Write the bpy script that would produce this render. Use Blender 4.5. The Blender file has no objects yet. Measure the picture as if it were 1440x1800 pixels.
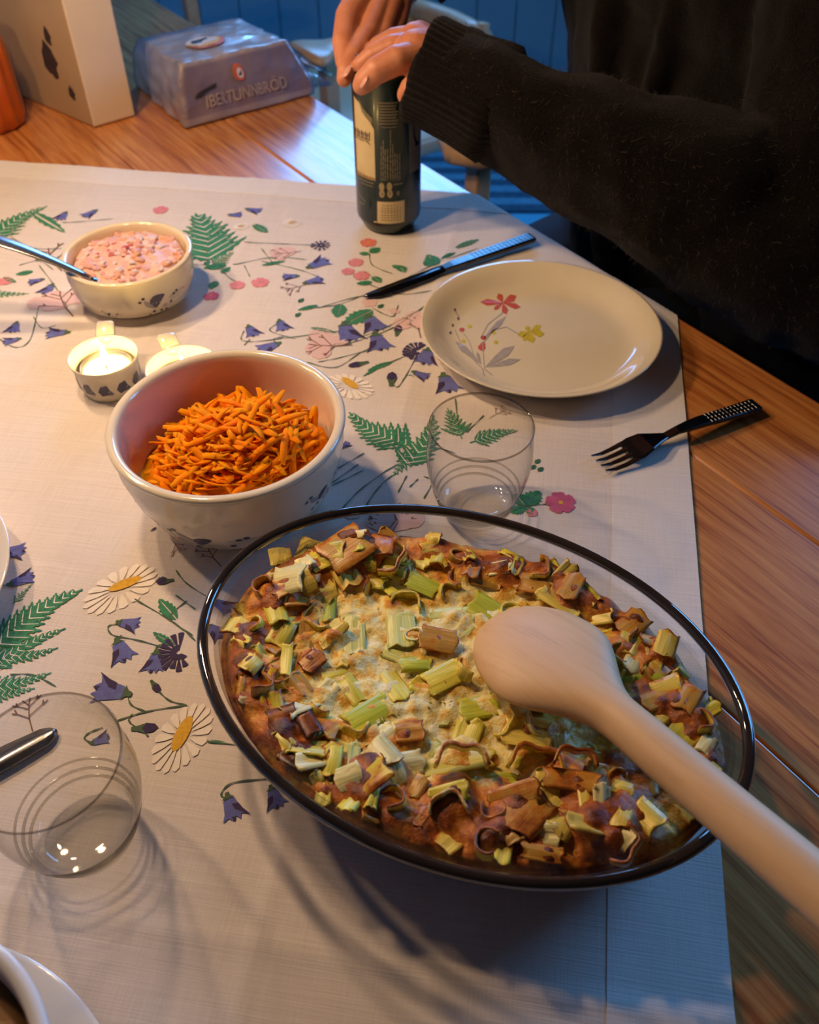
import bpy, bmesh, math, random
import numpy as np
from mathutils import Vector, Matrix, noise
from mathutils.geometry import tessellate_polygon

R = random.Random(11)
sc = bpy.context.scene
COL = sc.collection
PI = math.pi

# ---------------------------------------------------------------- camera
F, TH, H = 1500.0, math.radians(46), 0.43          # focal length in px of the 1440x1800 frame, pitch, height over table (table top is z=0)
cd = bpy.data.cameras.new('camera'); cam = bpy.data.objects.new('camera', cd); COL.objects.link(cam)
cam.location = (0, 0, H); cam.rotation_euler = (PI/2 - TH, 0, 0)
cd.sensor_fit = 'HORIZONTAL'; cd.sensor_width = 36; cd.lens = F*36/1440
cd.clip_start = .01; cd.clip_end = 50
cd.dof.use_dof = True; cd.dof.focus_distance = .50; cd.dof.aperture_fstop = 13
sc.camera = cam
# ---------------------------------------------------------------- world, lights, exposure
w = bpy.data.worlds.new('world'); sc.world = w; w.use_nodes = True
bg = w.node_tree.nodes['Background']; bg.inputs[0].default_value = (.30, .27, .33, 1); bg.inputs[1].default_value = .06
def light(name, kind, loc, power, col, **k):
    l = bpy.data.lights.new(name, kind); l.energy = power; l.color = col
    for a, b in k.items(): setattr(l, a, b)
    o = bpy.data.objects.new(name, l); COL.objects.link(o); o.location = loc
    return o
def aim(o, at): o.rotation_euler = (Vector(at) - o.location).to_track_quat('-Z', 'Y').to_euler()
WARM = (1, .66, .38)
for p in ((-.50, .56, .49), (-.26, .55, .53), (-.40, .72, .50)):       # three bulbs of the lamp hanging over the table, out of frame
    light('pendant_bulb', 'POINT', p, 5.0, WARM, shadow_soft_size=.018)
BLUE = (.14, .44, 1)
a = light('daylight_far_window', 'AREA', (.02, 2.90, .95), 34, BLUE, shape='RECTANGLE', size=.9, size_y=.8); aim(a, (-.05, .8, 0))
a = light('daylight_side_window', 'AREA', (1.45, 1.30, .62), 25, BLUE, shape='RECTANGLE', size=1.0, size_y=.7); aim(a, (.1, .2, 0))
vs = sc.view_settings; vs.view_transform = 'Standard'; vs.look = 'None'; vs.gamma = 1; vs.use_curve_mapping = False; vs.exposure = 0
sc.cycles.use_denoising = True; sc.cycles.transparent_max_bounces = 32; sc.cycles.max_bounces = 14
sc.cycles.caustics_reflective = False; sc.cycles.caustics_refractive = False; sc.cycles.sample_clamp_indirect = 4

# ---------------------------------------------------------------- helpers
FW = Vector((0, math.cos(TH), -math.sin(TH))); UP = Vector((0, math.sin(TH), math.cos(TH)))
def ray(x, y): return FW + Vector((1, 0, 0))*((x-720)/F) - UP*((y-900)/F)
def G(x, y, h=0):                                  # the point of the plane z=h seen at a pixel of the photograph
    d = ray(x, y); t = (h-H)/d.z; return Vector((d.x*t, d.y*t, h))
def D(x, y, dep): return ray(x, y)*dep + Vector((0, 0, H))
def N(p, s=1): return noise.noise(Vector(p)*s)
def lerp(a, b, t): return a+(b-a)*t
def sst(a, b, x):
    t = min(1, max(0, (x-a)/(b-a))); return t*t*(3-2*t)

class MB:
    def __init__(s): s.v = []; s.f = []; s.m = []
    def add(s, v, f, m=0):
        o = len(s.v); s.v += [Vector(p) for p in v]; s.f += [tuple(i+o for i in q) for q in f]; s.m += [m]*len(f); return s
    def box(s, c, size, ax=None, m=0):
        ax = ax or (Vector((1,0,0)), Vector((0,1,0)), Vector((0,0,1))); c = Vector(c)
        v = [c + ax[0]*(i*size[0]/2) + ax[1]*(j*size[1]/2) + ax[2]*(k*size[2]/2) for i in (-1,1) for j in (-1,1) for k in (-1,1)]
        return s.add(v, [(0,1,3,2),(4,6,7,5),(0,4,5,1),(2,3,7,6),(0,2,6,4),(1,5,7,3)], m)
    def rings(s, rs, closed=True, cap0=True, cap1=True, m=0):      # loft through rings of equal length
        n = len(rs[0]); v = [p for r in rs for p in r]; f = []
        for i in range(len(rs)-1):
            for j in range(n if closed else n-1):
                k = (j+1) % n; f.append((i*n+j, i*n+k, (i+1)*n+k, (i+1)*n+j))
        if cap0: f.append(tuple(range(n-1, -1, -1)))
        if cap1: f.append(tuple(range((len(rs)-1)*n, len(rs)*n)))
        return s.add(v, f, m)
    def lathe(s, c, prof, n=64, ell=None, m=0, cap0=False, cap1=False):   # prof: (radius, z)
        rs = [[Vector((c[0]+r*math.cos(2*PI*j/n), c[1]+r*math.sin(2*PI*j/n), z)) for j in range(n)] for r, z in prof]
        return s.rings(rs, True, cap0, cap1, m)
    def tube(s, pts, rad, n=10, m=0, flat=1.0, upv=None):
        pts = [Vector(p) for p in pts]; rs = []; u = None
        for i, p in enumerate(pts):
            t = (pts[min(i+1, len(pts)-1)] - pts[max(i-1, 0)]).normalized()
            if u is None: u = Vector(upv) if upv else (Vector((0,0,1)) if abs(t.z) < .9 else Vector((1,0,0)))
            u = (u - t*u.dot(t)).normalized(); b = t.cross(u)
            r = rad[i] if isinstance(rad, (list, tuple)) else rad
            rs.append([p + (u*math.cos(2*PI*j/n)*flat + b*math.sin(2*PI*j/n))*r for j in range(n)])
        return s.rings(rs, m=m)
    def build(s, name, mats, par=None, smooth=True, bevel=0, seg=2, sub=0):
        L = Vector(par.matrix_basis.translation) if par else Vector((0,0,0))
        if par and par.parent: L = L + par.parent.matrix_basis.translation
        me = bpy.data.meshes.new(name); me.from_pydata([p-L for p in s.v], [], s.f)
        for q in (mats if isinstance(mats, (list, tuple)) else [mats]): me.materials.append(q)
        me.polygons.foreach_set('material_index', s.m)
        bm = bmesh.new(); bm.from_mesh(me); bmesh.ops.recalc_face_normals(bm, faces=bm.faces)
        bm.to_mesh(me); bm.free()
        me.polygons.foreach_set('use_smooth', [smooth]*len(me.polygons))
        o = bpy.data.objects.new(name, me); COL.objects.link(o); o.parent = par
        if bevel:
            b = o.modifiers.new('b', 'BEVEL'); b.width = bevel; b.segments = seg; b.limit_method = 'ANGLE'; b.angle_limit = .6
        if sub:
            q = o.modifiers.new('s', 'SUBSURF'); q.levels = sub; q.render_levels = sub
        return o
def tag(o, label=None, cat=None, group=None, kind=None):
    for k, v in (('label', label), ('category', cat), ('group', group), ('kind', kind)):
        if v: o[k] = v
    return o
def thing(name, loc, label, cat, group=None):
    o = bpy.data.objects.new(name, None); COL.objects.link(o); o.location = loc; o.empty_display_size = .02
    return tag(o, label, cat, group)
def inst(me, name, par, loc, rot, scale=(1,1,1), color=None):       # one more object on shared mesh data
    o = bpy.data.objects.new(name, me); COL.objects.link(o); o.parent = par
    o.location = Vector(loc) - (par.location if par else Vector((0,0,0))); o.rotation_euler = rot; o.scale = scale
    if color: o.color = color
    return o

# ---------------------------------------------------------------- materials
def newmat(name):
    m = bpy.data.materials.new(name); m.use_nodes = True; nt = m.node_tree
    return m, nt, nt.nodes['Principled BSDF']
def nd(nt, t, **k):
    n = nt.nodes.new(t)
    for a, b in k.items():
        if isinstance(a, str) and hasattr(n, a): setattr(n, a, b)
    return n
def ramp(nt, fac, stops):
    r = nd(nt, 'ShaderNodeValToRGB'); e = r.color_ramp.elements
    while len(e) < len(stops): e.new(.5)
    for q, (p, c) in zip(e, stops): q.position = p; q.color = (*c, 1) if len(c) == 3 else c
    nt.links.new(fac, r.inputs[0]); return r.outputs[0]
def coords(nt, scale, kind='Object', rotz=0):
    t = nd(nt, 'ShaderNodeTexCoord'); o = t.outputs[kind]
    for rot, s in (((0, 0, rotz), (1,1,1)), ((0,0,0), scale)):
        mp = nd(nt, 'ShaderNodeMapping'); mp.inputs['Rotation'].default_value = rot; mp.inputs['Scale'].default_value = s
        nt.links.new(o, mp.inputs[0]); o = mp.outputs[0]
    return o
def noi(nt, vec, scale, detail=4, rough=.55):
    n = nd(nt, 'ShaderNodeTexNoise'); n.inputs['Scale'].default_value = scale; n.inputs['Detail'].default_value = detail; n.inputs['Roughness'].default_value = rough
    nt.links.new(vec, n.inputs['Vector']); return n.outputs[0]
def bump(nt, bs, h, st, dist=.001):
    b = nd(nt, 'ShaderNodeBump'); b.inputs['Strength'].default_value = st; b.inputs['Distance'].default_value = dist
    nt.links.new(h, b.inputs['Height']); nt.links.new(b.outputs[0], bs.inputs['Normal']); return b
def pm(name, c1, c2=None, scale=60, rough=.5, bst=0, bsc=300, stretch=(1,1,1), metal=0, coat=0, sss=0, spec=.5, bdist=.001, sheen=0, rotz=0, lo=.35, hi=.65):
    m, nt, bs = newmat(name); c2 = c2 or tuple(x*.85 for x in c1)
    v = coords(nt, stretch, rotz=rotz); n = noi(nt, v, scale)
    nt.links.new(ramp(nt, n, [(lo, c1), (hi, c2)]), bs.inputs['Base Color'])
    bs.inputs['Roughness'].default_value = rough; bs.inputs['Metallic'].default_value = metal; bs.inputs['Specular IOR Level'].default_value = spec
    bs.inputs['Coat Weight'].default_value = coat; bs.inputs['Coat Roughness'].default_value = .08
    if sss: bs.inputs['Subsurface Weight'].default_value = sss; bs.inputs['Subsurface Radius'].default_value = (.004, .002, .001); bs.inputs['Subsurface Scale'].default_value = 1
    if sheen: bs.inputs['Sheen Weight'].default_value = sheen; bs.inputs['Sheen Roughness'].default_value = .5
    if bst: bump(nt, bs, noi(nt, v, bsc, 6), bst, bdist)
    return m
def thin_glass(name, tint, edge, p=2.5, refl=.9, col=(1,1,1)):      # clear thin wall: lets light straight through, darker where seen edge-on
    m, nt, bs = newmat(name); nt.nodes.remove(bs); L = nt.links
    lw = nd(nt, 'ShaderNodeLayerWeight'); lw.inputs[0].default_value = .5
    pw = nd(nt, 'ShaderNodeMath', operation='POWER'); L.new(lw.outputs['Facing'], pw.inputs[0]); pw.inputs[1].default_value = p
    tr = nd(nt, 'ShaderNodeBsdfTransparent'); L.new(ramp(nt, pw.outputs[0], [(0, tint), (1, edge)]), tr.inputs[0])
    p5 = nd(nt, 'ShaderNodeMath', operation='POWER'); L.new(lw.outputs['Facing'], p5.inputs[0]); p5.inputs[1].default_value = 4.5
    ma = nd(nt, 'ShaderNodeMath', operation='MULTIPLY_ADD'); L.new(p5.outputs[0], ma.inputs[0]); ma.inputs[1].default_value = refl; ma.inputs[2].default_value = .04
    nz = noi(nt, coords(nt, (1,1,1)), 40, 2)
    gl = nd(nt, 'ShaderNodeBsdfGlossy'); gl.inputs['Color'].default_value = (*col, 1)
    L.new(ramp(nt, nz, [(0, (.02,)*3), (1, (.06,)*3)]), gl.inputs['Roughness'])
    mx = nd(nt, 'ShaderNodeMixShader'); L.new(ma.outputs[0], mx.inputs[0]); L.new(tr.outputs[0], mx.inputs[1]); L.new(gl.outputs[0], mx.inputs[2])
    L.new(mx.outputs[0], nt.nodes['Material Output'].inputs[0]); return m
def emit(name, c1, c2, st):
    m, nt, bs = newmat(name); n = noi(nt, coords(nt, (1,1,1)), 80)
    nt.links.new(ramp(nt, n, [(.3, c1), (.7, c2)]), bs.inputs['Emission Color']); bs.inputs['Emission Strength'].default_value = st
    bs.inputs['Base Color'].default_value = (.8,.6,.3,1); return m

# table frame: e runs along the edge the person sits at (towards the camera), n points off the table
E1 = G(545, 165); E3 = G(1440, 705); EV = (E3-E1).normalized(); NV = Vector((-EV.y, EV.x, 0)); EA = math.atan2(EV.y, EV.x)
Z = Vector((0, 0, 1))
def edist(p): return (Vector((p[0], p[1], 0))-E1).dot(NV)

def wood(name, cols, ang, scale=9, rough=.28, coat=.3, grain=1.0):
    m, nt, bs = newmat(name); v = coords(nt, (.9, 14, 6), rotz=-ang)
    n1 = noi(nt, v, scale, 5, .6); n2 = noi(nt, coords(nt, (1.5, 60, 20), rotz=-ang), scale*1.3, 3)
    oi = nd(nt, 'ShaderNodeObjectInfo')
    mix = nd(nt, 'ShaderNodeMath', operation='MULTIPLY_ADD'); nt.links.new(n2, mix.inputs[0]); mix.inputs[1].default_value = .45*grain
    nt.links.new(n1, mix.inputs[2])
    ad = nd(nt, 'ShaderNodeMath', operation='MULTIPLY_ADD'); nt.links.new(oi.outputs['Random'], ad.inputs[0]); ad.inputs[1].default_value = .10; nt.links.new(mix.outputs[0], ad.inputs[2])
    nt.links.new(ramp(nt, ad.outputs[0], cols), bs.inputs['Base Color'])
    bs.inputs['Roughness'].default_value = rough; bs.inputs['Coat Weight'].default_value = coat; bs.inputs['Coat Roughness'].default_value = .16
    bump(nt, bs, ad.outputs[0], .12, .0005); return m
PINE = wood('lacquered_pine', [(.38, (.76, .36, .115)), (.64, (.70, .30, .085)), (.82, (.56, .20, .05)), (.96, (.34, .10, .025))], EA, rough=.3, coat=.5)
BIRCH = wood('pale_birch', [(.4, (.62, .42, .25)), (.8, (.50, .31, .17))], .4, rough=.4, coat=.1)
SPOONW = wood('beech_spoon', [(.4, (.76, .49, .26)), (.7, (.72, .45, .23)), (1.0, (.60, .35, .17))], -.85, scale=12, rough=.5, coat=0, grain=.5)
CERAM = pm('cream_glazed_ceramic', (.84, .74, .56), (.80, .70, .52), 20, .12, .03, 60, coat=.5)
CERAMW = pm('white_glazed_ceramic', (.80, .76, .70), (.77, .73, .67), 20, .10, .03, 60, coat=.5)
STEEL = pm('brushed_steel', (.30, .29, .30), (.22, .22, .23), 60, .22, .05, 500, metal=1)
DSTEEL = pm('dark_steel', (.10, .10, .11), (.07, .07, .08), 60, .24, .05, 500, metal=1)
GREEN = pm('print_green', (.045, .26, .13), (.03, .19, .09), 220, .85)
DGREEN = pm('print_dark_green', (.045, .16, .075), (.03, .11, .05), 220, .85)
STEMC = pm('print_stem', (.09, .15, .085), (.06, .11, .055), 220, .85)
VIOLET = pm('print_bluebell', (.14, .16, .46), (.11, .12, .36), 260, .85)
DVIOLET = pm('print_dark_violet', (.05, .028, .10), (.035, .02, .075), 260, .85)
PINK = pm('print_pink', (.74, .27, .30), (.68, .22, .26), 200, .85)
PALEP = pm('print_pale_pink', (.76, .50, .48), (.74, .54, .51), 120, .85)
CORAL = pm('print_coral', (.78, .22, .17), (.70, .18, .15), 200, .85)
MAGEN = pm('print_magenta', (.62, .13, .26), (.56, .10, .2), 200, .85)
DAISY = pm('print_daisy_white', (.93, .86, .78), (.88, .80, .70), 160, .85)
YEL = pm('print_yellow', (.78, .46, .04), (.68, .36, .03), 400, .85)
BROWNP = pm('print_brown', (.22, .09, .06), (.16, .06, .045), 200, .85)
GREYP = pm('print_grey', (.36, .33, .34), (.30, .28, .30), 200, .3)
NAVY = pm('print_navy', (.035, .035, .075), (.05, .05, .10), 200, .2)

# ---------------------------------------------------------------- the setting
FZ = -.74
wallm = pm('bluelit_panel', (.17, .46, .60), (.15, .41, .54), 4, .5, .06, 30)  # blue cast of the daylight put into the panels' base colour
floorm = pm('bluelit_floor', (.08, .44, .66), (.07, .39, .58), 3, .45, .05, 20)  # floor coloured blue to stand in for the daylight falling on it
fl = bpy.data.objects.new('floor', None); COL.objects.link(fl); fl['kind'] = 'structure'
for i in range(26):
    MB().box((-1.9+i*.16, .95, FZ-.02), (.156, 4.3, .04)).build('plank', floorm, fl, False, .002)
wb = bpy.data.objects.new('wall_far', None); COL.objects.link(wb); wb['kind'] = 'structure'
MB().box((.18, 3.08, .20), (4.2, .10, 1.95)).build('wall_core', wallm, wb, False)
for i in range(34):
    MB().box((-1.85+i*.125, 3.02, -.30), (.1225, .025, .88)).build('panel', wallm, wb, False, .003)
wl = bpy.data.objects.new('wall_left', None); COL.objects.link(wl); wl['kind'] = 'structure'
MB().box((-1.95, 1.2, .55), (.08, 4.2, 2.6)).build('wall_core', wallm, wl, False)
MB().box((.18, 3.0, FZ+.06), (4.2, .03, .12)).build('baseboard_far', wallm, None, False, .004)['kind'] = 'structure'
wn = bpy.data.objects.new('window_1', None); COL.objects.link(wn); wn['kind'] = 'structure'
framem = pm('white_window_paint', (.7, .7, .7), (.66, .66, .66), 10, .4)
for c, s in (((-.15, 3.0, 1.42), (1.1, .08, .08)), ((-.15, 3.0, .48), (1.1, .08, .08)), ((-.66, 3.0, .95), (.08, .08, 1.0)), ((.36, 3.0, .95), (.08, .08, 1.0))):
    MB().box(c, s).build('window_frame', framem, wn, False, .005)

# rug on the floor beyond the table
rug = thing('rug', G(770, 250, FZ+.004), 'blue rag rug with thin dark stripes on the floor beyond the can', 'rug')
rugm = pm('rag_rug_blue', (.10, .30, .42), (.07, .22, .33), 60, .9, .4, 200)
rugd = pm('rag_rug_dark', (.03, .10, .16), (.02, .07, .12), 60, .9, .4, 200)
rc = rug.location; mb = MB()
for i in range(24):
    mb.box((rc.x, rc.y-.46+i*.04, FZ+.004), (.7, .040, .008), m=0 if i % 2 else 1)
mb.build('weave', [rugm, rugd], rug, False)

# ---------------------------------------------------------------- table
table = thing('dining_table', (E1+EV*.5-NV*.4)+Z*FZ, 'orange lacquered pine table of wide boards under the flowered cloth', 'table')
tw = [.132, .150, .146, .150, .150, .146]; t0 = 0
for i, wd in enumerate(tw):
    c = E1 + EV*.42 - NV*(t0+wd/2) - Z*.0145
    MB().box(c, (2.0, wd-.0006, .029), (EV, NV, Z)).build('board', PINE, table, False, .0035 if i == 0 else .0014, 3)
    t0 += wd
for q, s, ax in ((E1+EV*.42-NV*.06-Z*.075, (1.7, .022, .09), 0), (E1+EV*.42-NV*(t0-.06)-Z*.075, (1.7, .022, .09), 0), (E1-EV*.42-NV*t0/2-Z*.075, (.022, t0-.12, .09), 0), (E1+EV*1.26-NV*t0/2-Z*.075, (.022, t0-.12, .09), 0)):
    MB().box(q, s, (EV, NV, Z)).build('apron', PINE, table, False, .002)
for s in (-.42, 1.26):
    for t in (.09, t0-.09):
        MB().box(E1+EV*s-NV*t+Z*(FZ-.029)/2, (.07, .07, -FZ-.029), (EV, NV, Z)).build('leg', PINE, table, False, .004)

# ---------------------------------------------------------------- tablecloth
CA, CB, CC, CDn = G(0, 285), G(845, 345), G(1190, 555), G(1290, 1800)
U = (CA-CB).normalized(); V = (CDn-CC).normalized()
den = U.x*V.y-U.y*V.x; q = CC-CB; KC = CB + U*((q.x*V.y-q.y*V.x)/den)
UA = math.atan2(U.y, U.x)
def uv(p): d = Vector((p[0], p[1], 0))-KC; return ((d.x*V.y-d.y*V.x)/den, (U.x*d.y-U.y*d.x)/den)
FU = [(uv(G(720, 690))[0], .0010), (uv(G(335, 590))[0], .0008), (uv(G(60, 900))[0], .0006)]
FVv = [(uv(G(690, 745))[1], .0007), (uv(G(600, 1690))[1], .0010), (uv(G(60, 640))[1], .0007)]
def cz(p):
    u, v = uv(p); z = .0012
    for f, a in FU: z += a*math.exp(-((u-f)/.0035)**2) + .5*a*math.exp(-((u-f)/.02)**2)
    for f, a in FVv: z += a*math.exp(-((v-f)/.004)**2) + .5*a*math.exp(-((v-f)/.02)**2)
    z += .0007*(noise.noise(Vector((p[0]*14, p[1]*14, 0)))+.5) + .0005*(noise.noise(Vector((p[0]*45, p[1]*20, 3)))+.3)
    return max(z, .0011)
def cpt(u, v, dz=0):
    p = KC + U*u + V*v; d = edist(p)
    if d < -.004: return Vector((p.x, p.y, cz(p)+dz))
    d += .004; r = .007; b = p - NV*d
    if d < r*PI/2: return Vector((b.x, b.y, 0)) + NV*(r*math.sin(d/r)) + Z*(cz(b)+dz-r*(1-math.cos(d/r)))
    k = d-r*PI/2; s = (b-E1).dot(EV)
    return Vector((b.x, b.y, 0)) + NV*(r+.006*math.sin(s*40)*min(1, k*20)+k*.10) + Z*(cz(b)-r-k)
def clothmat(name, c1, c2):
    m, nt, bs = newmat(name); L = nt.links
    v = coords(nt, (1,1,1), rotz=-UA)
    sl = noi(nt, coords(nt, (14, 900, 1), rotz=-UA), 1, 3, .7); wr = noi(nt, coords(nt, (900, 30, 1), rotz=-UA), 1, 2, .6)
    ad = nd(nt, 'ShaderNodeMath', operation='MULTIPLY_ADD'); L.new(wr, ad.inputs[0]); ad.inputs[1].default_value = .5; L.new(sl, ad.inputs[2])
    L.new(ramp(nt, ad.outputs[0], [(.55, c2), (.95, c1)]), bs.inputs['Base Color'])
    bs.inputs['Roughness'].default_value = .9; bs.inputs['Specular IOR Level'].default_value = .15
    bs.inputs['Sheen Weight'].default_value = .05
    bump(nt, bs, ad.outputs[0], .5, .0005); return m
CLOTH = clothmat('linen_cloth', (.80, .73, .68), (.68, .61, .57))
HEM = clothmat('linen_hem', (.86, .80, .75), (.77, .71, .66))
cloth = thing('tablecloth', G(600, 900), 'white linen tablecloth printed with ferns, bluebells and daisies', 'tablecloth')
def sheet(us, vs_, dz, th=.0006):
    m = MB(); nu, nv = len(us), len(vs_)
    top = [cpt(u, v, dz) for u in us for v in vs_]; bot = [p-Z*th for p in top]
    f = [(i*nv+j, (i+1)*nv+j, (i+1)*nv+j+1, i*nv+j+1) for i in range(nu-1) for j in range(nv-1)]
    m.add(top, f); m.add(bot, [tuple(reversed(q)) for q in f])
    o = nu*nv; m.add(top, []); m.add(bot, []); q0 = 2*nu*nv
    for i in range(nu-1):
        m.f += [tuple(x+q0 for x in q) for q in ((i*nv, (i+1)*nv, (i+1)*nv+o, i*nv+o), (i*nv+nv-1, (i+1)*nv+nv-1, (i+1)*nv+nv-1+o, i*nv+nv-1+o))]; m.m += [0, 0]
    for j in range(nv-1):
        m.f += [tuple(x+q0 for x in q) for q in ((j, j+1, j+1+o, j+o), ((nu-1)*nv+j, (nu-1)*nv+j+1, (nu-1)*nv+j+1+o, (nu-1)*nv+j+o))]; m.m += [0, 0]
    return m
UL, VL = .92, 1.02
us = [i*UL/230 for i in range(231)]; vv = [i*VL/255 for i in range(256)]
sheet(us, vv, 0).build('linen', CLOTH, cloth)
HW = uv(G(1075, 900))[0]; HV = uv(G(430, 345))[1]
hu = [.0]+[i*UL/230 for i in range(1, 231)]
sheet([HW*i/14 for i in range(15)], vv, .00035, .0003).build('hem', HEM, cloth)
sheet([HW+(UL-HW)*i/200 for i in range(201)], [HV*i/14 for i in range(15)], .00035, .0003).build('hem', HEM, cloth)

# printed motifs: flat ink shapes lying on the cloth
def ink(name, polys, mats):                       # polys: list of (material index, [Vector xy ...])
    mb = MB()
    for mi, pl in polys:
        vz = [Vector((p.x, p.y, cz(p)+(.0014 if min(uv(p)) < HW or uv(p)[1] < HV else .00055)+.00012*mi)) for p in pl]
        mb.add(vz, tessellate_polygon([[Vector((p.x, p.y, 0)) for p in pl]]), mi)
    o = mb.build(name, mats, cloth, False); return o
def frame(p0, p1):
    a, b = G(*p0), G(*p1); d = b-a; L = d.length; d.normalize(); return a, d, Vector((-d.y, d.x, 0)), L
def loc(fr, pts, k=1.0): a, d, n, L = fr; return [a + d*(x*L) + n*(y*L*k) for x, y in pts]
def stem(pts, w=.0011, m=None, name='printed_stem'):
    P = [G(*p) for p in pts]; Q = []
    for i in range(len(P)-1):                       # Catmull-Rom
        p0, p1, p2, p3 = P[max(i-1,0)], P[i], P[i+1], P[min(i+2,len(P)-1)]
        for k in range(5):
            t = k/5; Q.append(.5*((2*p1)+(p2-p0)*t+(2*p0-5*p1+4*p2-p3)*t*t+(3*p1-p0-3*p2+p3)*t**3))
    Q.append(P[-1]); l, r = [], []
    for i, p in enumerate(Q):
        t = (Q[min(i+1,len(Q)-1)]-Q[max(i-1,0)]).normalized(); n = Vector((-t.y, t.x, 0)); ww = w*(.75+.35*math.sin(i*1.7))/2
        l.append(p+n*ww); r.append(p-n*ww)
    return ink(name, [(0, [l[i], l[i+1], r[i+1], r[i]]) for i in range(len(Q)-1)], [m or STEMC])
def bell(p0, p1, dark=0, k=1.0):
    fr = frame(p0, p1); s = R.choice((-1, 1))
    body = [(0,-.10),(.12,-.24),(.4,-.30),(.7,-.36),(1.0,-.52),(.90,-.25),(1.08,-.10),(.90,.05),(1.1,.2),(.88,.30),(1.0,.55),(.7,.38),(.4,.31),(.12,.24),(0,.10)]
    flap = [(.35,s*.05),(.62,s*.12),(1.1,s*.62),(.7,s*.42),(.4,s*.32)]
    tip = [(.88,-.12),(1.12,-.06),(.95,.06)]
    cal = [(-.22,.10),(-.05,.12),(.10,.28),(.06,.06),(.1,-.05),(.06,-.28),(-.05,-.12),(-.22,-.06)]
    return ink('printed_bluebell', [(0, loc(fr, body, k)), (1, loc(fr, flap, k)), (1, loc(fr, tip, k)), (2, loc(fr, cal, k))], [VIOLET if not dark else DVIOLET, DVIOLET, STEMC])
def bud(p0, p1):
    fr = frame(p0, p1)
    return ink('printed_bud', [(0, loc(fr, [(0,-.12),(.4,-.28),(.8,-.22),(1,0),(.8,.22),(.4,.28),(0,.12)])), (1, loc(fr, [(-.3,-.1),(0,-.14),(.45,-.3),(.2,0),(.45,.3),(0,.14),(-.3,.1)]))], [DVIOLET, STEMC])
def leaf(p0, p1, wd=.3, teeth=6, m=None, name='printed_leaf'):
    fr = frame(p0, p1); up_, dn = [], []
    for i in range(teeth*2+1):
        x = i/(teeth*2); y = wd*math.sin(PI*min(1, x*.93+.06))**.8*(1 if i % 2 else .72); up_.append((x+(.04 if i % 2 else 0), y)); dn.append((x+(.04 if i % 2 else 0), -y*.9))
    mid = [(0, .012)] + [(x, .012) for x in (.3, .6, .9)] + [(.9, -.012), (.6, -.012), (.3, -.012), (0, -.012)]
    return ink(name, [(0, loc(fr, [(0, .02)]+up_[1:-1]+[(1.04, .01), (1.04, 0)]+[(x, .02) for x in (.8, .5, .2)])), (0, loc(fr, [(0, -.02)]+dn[1:-1]+[(1.04, -.01), (1.04, 0)]+[(x, -.02) for x in (.8, .5, .2)]))], [m or GREEN])
def fern(p0, p1, wd=.42, n=9, curve=.1):
    fr = frame(p0, p1); polys = []
    def pt(x): return (x, curve*math.sin(PI*x))
    def strip(a, b, w0, w1):
        dx, dy = b[0]-a[0], b[1]-a[1]; l = math.hypot(dx, dy)+1e-9; nx, ny = -dy/l, dx/l
        return [(a[0]+nx*w0, a[1]+ny*w0), (b[0]+nx*w1, b[1]+ny*w1), (b[0]-nx*w1, b[1]-ny*w1), (a[0]-nx*w0, a[1]-ny*w0)]
    for i in range(6): polys.append((0, loc(fr, strip(pt(i/6), pt((i+1)/6), .014, .010))))
    for i in range(n):
        x = .14 + .84*i/n; ln = wd*(1-x*.92)*(.9+.2*R.random())
        for s in (-1, 1):
            a = pt(x); ang = s*(.95-.25*x)
            b = (a[0]+ln*math.cos(ang), a[1]+ln*math.sin(ang)); k = 5; up_, dn = [], []
            px, py = -math.sin(ang), math.cos(ang)
            for j in range(k*2+1):
                t = j/(k*2); w_ = (.056+.065*ln)*math.sin(PI*(.12+.85*t))**.7*(1-.75*t)*(1.15 if j % 2 else .62)
                q = (a[0]+(b[0]-a[0])*t, a[1]+(b[1]-a[1])*t); up_.append((q[0]+px*w_, q[1]+py*w_)); dn.append((q[0]-px*w_, q[1]-py*w_))
            polys.append((0, loc(fr, up_+[b]+dn[::-1]))); m_ = (lerp(a[0], b[0], .7), lerp(a[1], b[1], .7)); polys.append((1, loc(fr, strip(a, m_, .006, .003))))
    return ink('printed_fern', polys, [GREEN, DAISY])
def daisy(p0, p1, c0, c1, wd=.55, n=17):
    fr = frame(p0, p1); polys = []
    for i in range(n):
        a0 = 2*PI*i/n; pl = []
        for da, r in ((-.02, .30), (-.15, .62), (-.13, .92), (0, 1.0), (.13, .93), (.15, .62), (.02, .30)):
            pl.append((.5+.5*r*math.cos(a0+da), wd*.5*r*math.sin(a0+da)))
        polys.append((0, loc(fr, pl)))
    f2 = frame(c0, c1)
    polys.append((1, loc(f2, [(.5+.5*math.cos(2*PI*i/14), .17*math.sin(2*PI*i/14)) for i in range(14)])))
    return ink('printed_daisy', polys, [DAISY, YEL])
def corn(c, r, a0=0, a1=360, sq=.7):                # spiky dark violet flower
    C_ = G(*c); k = (G(c[0]+r, c[1])-C_).length; polys = []; n = 11
    for ring in (0, 1):
        for i in range(n):
            a = math.radians(a0+(a1-a0)*i/(n-1 if a1-a0 < 350 else n))+ring*.25; i0, o0 = (.38, 1.0) if ring == 0 else (.12, .42)
            d = Vector((math.cos(a), math.sin(a), 0)); nn = Vector((-d.y, d.x, 0)); o = k*o0*(.85+.25*R.random())
            polys.append((0, [C_+d*k*i0+nn*k*.03, C_+d*o+nn*k*.15, C_+d*o*1.03-nn*k*.02, C_+d*o-nn*k*.14, C_+d*k*i0-nn*k*.03]))
    return ink('printed_cornflower', polys, [DVIOLET])
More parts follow.
